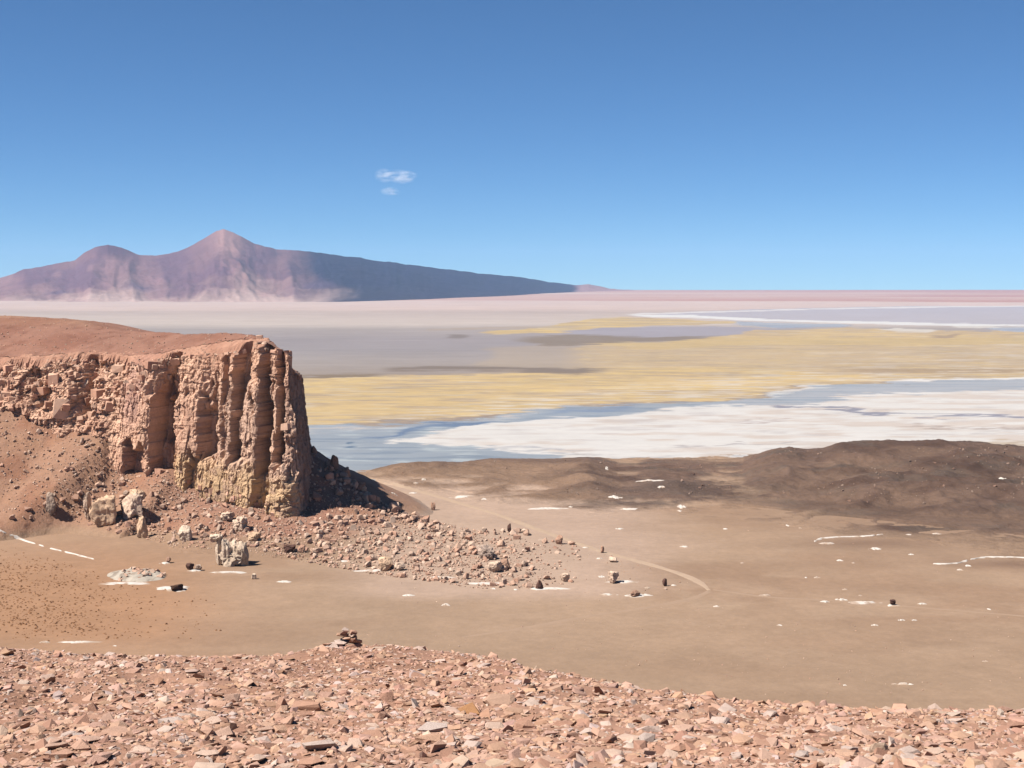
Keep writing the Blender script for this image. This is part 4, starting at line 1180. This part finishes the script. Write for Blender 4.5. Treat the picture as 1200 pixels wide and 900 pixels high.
# finer scree straight onto the slope
bsh = shape_arrays(BV)
for _ in range(7500):
    px = pr.uniform(-30, 640) if pr.random() < 0.6 else pr.uniform(130, 560)
    lo = np.interp(px, [0, 130, 200, 345, 362, 400, 450, 560, 640], [480, 515, 552, 600, 560, 570, 596, 622, 640])
    hi = np.interp(px, [0, 60, 130, 200, 300, 430, 560, 640], [600, 600, 618, 642, 650, 672, 690, 690])
    loc, nor, ob = hit(px, lo + (hi - lo) * pr.random())
    if loc is None or ob not in ('talus_slope', 'ground'): continue
    q = 0.3 + 0.9 * pr.random() ** 2
    scr.append((np.array(loc) + [0, 0, q * 0.1], q * pr.uniform(0.7, 1.3, 3), rotm(pr, 0.6), pr.uniform(0.75, 1.15)))
o = link('scree', joined('scree', scr, bsh, M_SCREE, pr)); tag(o, 'small broken rocks strewn over the talus and fan', None, None, 'stuff')

# small stones and specks on the mesa top and plain
hr = []
for _ in range(2600):
    px, py = pr.uniform(430, 1260), pr.uniform(520, 640)
    if pr.random() > np.interp(px, [430, 700, 800], [0.35, 0.5, 1.0]): continue
    loc, nor, ob = hit(px, py)
    if loc is None or ob != 'dark_hills' or loc.z < ZP + 2: continue
    if fbm(np.array([loc.x / 40.]), np.array([loc.y / 25.]), 4, 141)[0] < -0.05: continue
    q = 0.5 + 1.6 * pr.random() ** 3
    hr.append((np.array(loc) + [0, 0, q * 0.1], q * pr.uniform(0.7, 1.3, 3), rotm(pr, 0.6), pr.uniform(0.42, 0.62) * np.array([1, 1.02, 1.05])))
o = link('hill_rocks', joined('hill_rocks', hr, bsh, M_SCREE, pr)); tag(o, 'dark rocks strewn over the brown hills', None, None, 'stuff')
pg = []
for _ in range(900):
    px, py = pr.uniform(420, 1230), pr.uniform(600, 815)
    loc, nor, ob = hit(px, py)
    if loc is None or ob != 'ground' or fbm(np.array([loc.x / 50.]), np.array([loc.y / 30.]), 3, 142)[0] < 0.0: continue
    q = 0.2 + 0.5 * pr.random() ** 3
    pg.append((np.array(loc) + [0, 0, q * 0.1], q * pr.uniform(0.7, 1.3, 3), rotm(pr, 0.6), pr.uniform(0.7, 1.1)))
o = link('plain_stones', joined('plain_stones', pg, bsh, M_SCREE, pr)); tag(o, 'tiny stones scattered on the brown plain', None, None, 'stuff')
mst = []
for _ in range(1500):
    px, py = pr.uniform(-20, 310), pr.uniform(370, 436)
    loc, nor, ob = hit(px, py)
    if loc is None or loc.y > 1000 or loc.z < -48 or nor.z < 0.6: continue
    if ob != 'mesa_top' and not ob.startswith(('cliff_wall', 'rock_')): continue
    q = 0.3 + 1.0 * pr.random() ** 3
    mst.append((np.array(loc) + [0, 0, q * 0.1], q * pr.uniform(0.7, 1.3, 3), rotm(pr, 0.5), pr.uniform(0.75, 1.1)))
o = link('mesa_stones', joined('mesa_stones', mst, bsh, M_SCREE, pr)); tag(o, 'small stones strewn over the mesa top', None, None, 'stuff')
# ------------------------------------------------------------------ dry tufts on the left plain
tv, tf = [], []
for _ in range(5200):
    px = pr.uniform(-30, 260) ; py = pr.uniform(640, 752)
    if pr.random() > np.interp(px, [0, 90, 180, 260], [1, 0.8, 0.25, 0.02]) * np.interp(py, [640, 665, 735, 752], [0.1, 1, 1, 0.1]): continue
    if py < np.interp(px, [0, 200], [634, 700]): continue
    if pr.random() > 0.75 + 0.8 * float(fbm(np.array([px / 22.]), np.array([py / 9.]), 3, 140)[0]): continue
    loc, nor, ob = hit(px, py)
    if loc is None or ob != 'ground': continue
    r = 0.28 + 0.45 * pr.random() ** 2; h = r * pr.uniform(0.4, 0.8); n0 = len(tv)
    for i in range(6):
        a = i * 1.047 + pr.uniform(-.3, .3); e = r * pr.uniform(0.7, 1.2)
        tv.append((loc.x + e * math.cos(a), loc.y + e * math.sin(a), loc.z - 0.05))
    for i in range(3):
        a = i * 2.09 + pr.uniform(-.5, .5)
        tv.append((loc.x + 0.55 * r * math.cos(a), loc.y + 0.55 * r * math.sin(a), loc.z + h * pr.uniform(0.7, 1.1)))
    for i in range(6):
        tf += [(n0 + i, n0 + (i + 1) % 6, n0 + 6 + (i // 2))]
    for i in range(3):
        tf += [(n0 + (2 * i + 2) % 6, n0 + 6 + (i + 1) % 3, n0 + 6 + i)]
    tf.append((n0 + 6, n0 + 7, n0 + 8))
o = link('grass_tufts', mesh_from('grass_tufts', np.array(tv), np.array(tf), smooth=False, mats=[M_TUFT])); tag(o, 'dry brown grass tufts dotting the sand at left', None, None, 'stuff')

# ------------------------------------------------------------------ the rubble ridge we stand on
epx = [(-400, 765), (0, 762), (25, 764), (60, 768), (130, 770), (250, 773), (330, 772), (370, 765), (400, 762), (430, 763), (500, 766), (580, 773), (620, 784), (700, 801), (770, 815), (820, 818), (860, 824), (960, 832), (1060, 838), (1200, 842), (1500, 862)]
SLOPE, EYE = 0.195, 1.65
ex_, ey_ = [], []
for a, b in epx:
    dx, dy, dz = ray(a, b); r = -dz / dy
    yy = EYE / (r - SLOPE); ey_.append(yy); ex_.append(dx / dy * yy)
o_ = np.argsort(ex_); ex_ = np.array(ex_)[o_]; ey_ = np.array(ey_)[o_]
def ridge_z(x, y):
    e = np.interp(x, ex_, ey_)
    over = np.maximum(y - e, 0)
    yy = np.maximum(y, -4)
    z = -EYE - SLOPE * yy
    fall = np.where(over < 6, 0.045 * over ** 2, 1.62 + 0.54 * (over - 6))
    z = z - fall
    z = z + (0.16 * fbm(x / 3.2, y / 3.2, 3, 111) + 0.10 * fbm(x / 1.1, y / 1.1, 3, 112)) * sstep(3, 9, y) * sstep(2.0, -1.0, y - e)
    side = np.maximum(np.abs(x) - 45, 0); bk = np.maximum(-60 - y, 0)
    z = z - 0.45 * side - 0.45 * bk
    return np.maximum(z, ZP - 3)
rx = np.unique(np.r_[np.linspace(-11, 8, 230), -11 - np.geomspace(0.1, 330, 46), 8 + np.geomspace(0.1, 330, 46)])
ry = np.unique(np.r_[np.linspace(8.5, 28, 230), 8.5 - np.geomspace(0.1, 340, 40), 28 + np.geomspace(0.1, 270, 50)])
RX, RY = np.meshgrid(rx, ry)
RZ = ridge_z(RX, RY)
n = fbm(RX / 1.5, RY / 1.5, 4, 113)
rc = mixc(np.tile(alb(208, 160, 134), RX.shape + (1,)), alb(192, 144, 118), sstep(-0.2, 0.4, n))
rc = mixc(rc, alb(178, 146, 118), sstep(30, 90, RY))
o = link('ridge_ground', mesh_from('ridge_ground', np.stack([RX, RY, RZ], -1).reshape(-1, 3), grid_faces(*RX.shape), rc.reshape(-1, 3), mats=[M_RIDGE]))
tag(o, 'stony pink brown ridge in the foreground', None, None, 'structure')

fr_ = np.random.default_rng(47)
ssh = shape_arrays(SV)
stones = []
def add_stones(n, lo, hi, al):
    for _ in range(n):
        y = 9.4 + (26.8 - 9.4) * fr_.random() ** 1.2
        x = fr_.uniform(-0.43, 0.43) * y
        e = np.interp(x, ex_, ey_)
        if y > e + 1.6: continue
        q = min(hi, lo * (1 - fr_.random()) ** (-1 / al))
        stones.append((x, y, q))
add_stones(39000, 0.047, 0.23, 2.4)
st_ = np.array(stones)
zz = ridge_z(st_[:, 0], st_[:, 1])
ppx, ppy = proj(st_[:, 0], st_[:, 1], zz)
area = (st_[:, 2] / st_[:, 1]) * ((ppx > 4) & (ppx < 1196) & (ppy < 896)) * (st_[:, 1] < np.interp(st_[:, 0], ex_, ey_) + 0.2)
order = np.argsort(-area)
NS = 285
rest = []
for rank, i in enumerate(order):
    x, y, q = st_[i]; z = zz[i]
    sc = q * fr_.uniform(0.8, 1.2, 3)
    if rank < NS:
        o = bpy.data.objects.new('stone', SV[fr_.integers(len(SV))])
        o.scale = sc; o.rotation_euler = (fr_.uniform(-.2, .2), fr_.uniform(-.2, .2), fr_.uniform(0, 6.28))
        o.location = (x, y, z + q * 0.03)
        COL.objects.link(o)
        vi = SV.index(o.data)
        cn_ = ('pink', 'tan pink', 'light pink', 'brown', 'tan', 'dark brown', 'cream', 'pale tan', 'rose brown', 'whitish')[vi % 10]
        asp = (max(v.co.z for v in o.data.vertices) - min(v.co.z for v in o.data.vertices))
        sh_ = 'flat' if asp < 0.32 else ('chunky' if asp > 0.5 else 'angular')
        pxs, pys = ppx[i], ppy[i]
        zn = 'left end' if pxs < 250 else ('part below the cairn' if pxs < 500 else ('middle' if pxs < 760 else ('right part' if pxs < 1000 else 'right end')))
        rw = 'near the crest' if y > 0.75 * np.interp(x, ex_, ey_) else ('at the bottom' if pys > 860 else 'half way down')
        tag(o, f'{sh_} {cn_} stone on the {zn} of the rubble ridge {rw}'.replace('part below the cairn of the rubble ridge', 'slope below the cairn').replace('half way down', 'midway'), 'stone', 'larger stones of the near rubble ridge')
    else:
        tilt = 0.34 if fr_.random() < 0.8 else 0.9
        pal = 1.0 + (0.18 if (fr_.random() < 0.08) else 0) + fr_.uniform(-.13, .1)
        rest.append((np.array([x, y, z + q * 0.02]), sc, rotm(fr_, tilt), np.array([pal, pal * fr_.uniform(.97, 1.03), pal * fr_.uniform(.94, 1.06)])))
o = link('rubble', joined('rubble', rest, ssh, M_RUBBLE, fr_)); tag(o, 'small angular stones covering the near ridge', None, None, 'stuff')

# cairn
dx, dy, dz = ray(406, 764); yy = EYE / (-dz / dy - SLOPE) 
cx0, cy0 = dx / dy * yy, yy - 0.2
cz0 = float(ridge_z(np.array([cx0]), np.array([cy0]))[0])
cn = empty('cairn', (cx0, cy0, cz0)); tag(cn, 'small heap of stacked flat stones on the crest of the near ridge', 'cairn')
u_ = yy / F
for (a, b, w, h, rz) in ((-12, 1, 26, 5, .1), (10, 1, 24, 5, .4), (-2, 5, 22, 5, .9), (12, 6, 16, 5, .2), (2, 9.5, 18, 4, .5), (12, 10, 12, 5, 1.1), (-3, 13, 16, 4, .2), (9, 14, 10, 3.5, .6), (-1, 17, 13, 3.5, .9), (10, 17.5, 9, 4, .3), (0, 20, 9, 3, .2), (-26, -1, 20, 5, .3), (-20, 3, 16, 4, .7)):
    o = bpy.data.objects.new('stone', SV[fr_.integers(len(SV))])
    hs_ = max(0.05, SV[0].vertices[0].co.z)
    zr_ = max(v.co.z for v in o.data.vertices) - min(v.co.z for v in o.data.vertices)
    o.scale = (w * u_ * 1.1, w * u_, h * 1.25 * u_ / zr_)
    o.location = (a * u_, fr_.uniform(-.06, .06), b * u_ + 0.04)
    o.rotation_euler = (fr_.uniform(-.08, .08), fr_.uniform(-.12, .12), rz)
    COL.objects.link(o); o.parent = cn
# noticeable stones of the foreground
def fstone(px, py, w, h, col, label, seed, rz=0.0, tilt=(0, 0)):
    dx, dy, dz = ray(px, py); yy = EYE / (-dz / dy - SLOPE)
    x = dx / dy * yy; z = float(ridge_z(np.array([x]), np.array([yy]))[0]); s = yy / F
    m = hull_mesh('stone', rock_points(np.random.default_rng(seed), 20, 0.9, 0.8) * np.array([1.05, 1, 1]), M_STONE, col)
    o = link('stone', m); o.scale = (w * s, w * s * 0.9, h * s * 1.2); o.rotation_euler = (tilt[0], tilt[1], rz); o.location = (x, yy, z + h * s * 0.25)
    tag(o, label, 'stone')
PALE_S = alb(236, 212, 198)
for i, (px, py, w, h, col, lb) in enumerate((
        (200, 857, 34, 9, PALE_S, 'flat whitish slab in the rubble at lower left'), (135, 875, 44, 16, STONE_COLS[0], 'big pink slab with a dark hollow under it at lower left'),
        (92, 874, 14, 10, PALE_S, 'small white chip beside the big pink slab'), (330, 832, 16, 22, STONE_COLS[1], 'upright pink stone in the left half of the ridge'),
        (272, 828, 20, 12, STONE_COLS[2], 'wedge stone left of the upright pink stone'), (360, 832, 34, 12, STONE_COLS[3], 'brown slab right of the upright pink stone'),
        (375, 888, 44, 16, alb(232, 206, 190), 'pale slab at the bottom edge left of centre'), (505, 858, 40, 10, PALE_S, 'whitish slab at the bottom centre'),
        (530, 868, 18, 10, PALE_S, 'small whitish stone right of the bottom centre slab'), (500, 874, 40, 14, STONE_COLS[4], 'tan slab overhanging a dark gap at bottom centre'),
        (453, 820, 18, 14, STONE_COLS[5], 'pointed brown stone below the cairn'), (588, 824, 46, 10, STONE_COLS[7], 'long low tan slab near the middle of the ridge'),
        (550, 836, 28, 14, alb(214, 158, 112), 'orange tinted stone near the middle of the ridge'), (918, 842, 16, 14, STONE_COLS[5], 'dark sided stone on the right part of the ridge'),
        (980, 846, 34, 9, STONE_COLS[1], 'low slab on the right part of the ridge'), (940, 893, 18, 14, PALE_S, 'whitish stone at the bottom right edge'),
        (1030, 889, 22, 18, alb(228, 194, 168), 'cream stone standing at the bottom right'), (758, 866, 22, 16, PALE_S, 'pale stone right of centre near the bottom'),
        (832, 826, 18, 10, STONE_COLS[3], 'brown stone on the crest right of centre'), (1190, 858, 30, 10, STONE_COLS[5], 'brown slab at the right end of the ridge'))):
    fstone(px, py, w, h, col, lb, 500 + i, rz=fr_.uniform(-.5, .5), tilt=(fr_.uniform(-.1, .15), fr_.uniform(-.1, .1)))

# ------------------------------------------------------------------ cloud
def cloud():
    yy = 42000.0
    x, z = at_y(464, 211, yy)
    u = yy / F
    bm = bmesh.new(); bmesh.ops.create_icosphere(bm, subdivisions=3, radius=1.0)
    for v in bm.verts: v.co = Vector((v.co.x * 32 * u, v.co.y * 22 * u, v.co.z * 24 * u))
    me = bpy.data.meshes.new('cloud'); bm.to_mesh(me); bm.free()
    m = bpy.data.materials.new('cloud_vapour'); m.use_nodes = True
    nt = m.node_tree; N = nt.nodes; L = nt.links
    N.remove(N['Principled BSDF'])
    pv = N.new('ShaderNodeVolumePrincipled')
    pv.inputs['Color'].default_value = (0.95, 0.96, 1, 1); pv.inputs['Anisotropy'].default_value = 0.0
    tc_ = N.new('ShaderNodeTexCoord')
    def blob(cx, cz, rx_, rz_):
        mp = N.new('ShaderNodeVectorMath'); mp.operation = 'SUBTRACT'; L.new(tc_.outputs['Object'], mp.inputs[0]); mp.inputs[1].default_value = (cx * u, 0, cz * u)
        mv = N.new('ShaderNodeVectorMath'); mv.operation = 'DIVIDE'; L.new(mp.outputs[0], mv.inputs[0]); mv.inputs[1].default_value = (rx_ * u, 16 * u, rz_ * u)
        ln = N.new('ShaderNodeVectorMath'); ln.operation = 'LENGTH'; L.new(mv.outputs[0], ln.inputs[0])
        r = N.new('ShaderNodeMapRange'); r.inputs[1].default_value = 1.0; r.inputs[2].default_value = 0.0; r.inputs[3].default_value = 0; r.inputs[4].default_value = 1
        L.new(ln.outputs['Value'], r.inputs[0]); return r.outputs[0]
    tot_ = None
    for b_ in ((2, 5, 24, 8), (-14, 5, 12, 9), (8, 0, 14, 5), (-6, -13, 13, 6), (14, 6, 13, 4)):
        o_b = blob(*b_)
        if tot_ is None: tot_ = o_b
        else:
            ad = N.new('ShaderNodeMath'); ad.operation = 'ADD'; L.new(tot_, ad.inputs[0]); L.new(o_b, ad.inputs[1]); tot_ = ad.outputs[0]
    mpn = N.new('ShaderNodeMapping'); mpn.inputs['Scale'].default_value = (1 / (16 * u), 1 / (16 * u), 1 / (5 * u)); L.new(tc_.outputs['Object'], mpn.inputs[0])
    nz = N.new('ShaderNodeTexNoise'); nz.inputs['Scale'].default_value = 1.3; nz.inputs['Detail'].default_value = 4; L.new(mpn.outputs[0], nz.inputs['Vector'])
    nr_ = N.new('ShaderNodeMapRange'); nr_.inputs[1].default_value = 0.40; nr_.inputs[2].default_value = 0.66; L.new(nz.outputs[0], nr_.inputs[0])
    mu = N.new('ShaderNodeMath'); mu.operation = 'MULTIPLY'; L.new(tot_, mu.inputs[0]); L.new(nr_.outputs[0], mu.inputs[1])
    mu2 = N.new('ShaderNodeMath'); mu2.operation = 'MULTIPLY'; L.new(mu.outputs[0], mu2.inputs[0]); mu2.inputs[1].default_value = 0.0026
    L.new(mu2.outputs[0], pv.inputs['Density'])
    L.new(pv.outputs[0], N['Material Output'].inputs['Volume'])
    me.materials.append(m)
    o = link('cloud', me); o.location = (float(x), yy, float(z))
    tag(o, 'one small thin white cloud alone in the blue sky', 'cloud')
cloud()

# ------------------------------------------------------------------ haze
def haze(density, colour):
    bm = bmesh.new(); bmesh.ops.create_cube(bm, size=1.0)
    for v in bm.verts:
        v.co = Vector((v.co.x * 66000, v.co.y * 66000, -124.5 if v.co.z < 0 else 900.0))
    me = bpy.data.meshes.new('haze'); bm.to_mesh(me); bm.free()
    m = bpy.data.materials.new('haze_air'); m.use_nodes = True
    nt = m.node_tree; nt.nodes.remove(nt.nodes['Principled BSDF'])
    pv = nt.nodes.new('ShaderNodeVolumePrincipled')
    pv.inputs['Density'].default_value = density
    pv.inputs['Color'].default_value = (*colour, 1)
    nt.links.new(pv.outputs[0], nt.nodes['Material Output'].inputs['Volume'])
    me.materials.append(m)
    tag(link('haze', me), 'thin blue air over the whole plain', None, None, 'stuff')
haze(1.5e-5, (0.40, 0.63, 0.98))
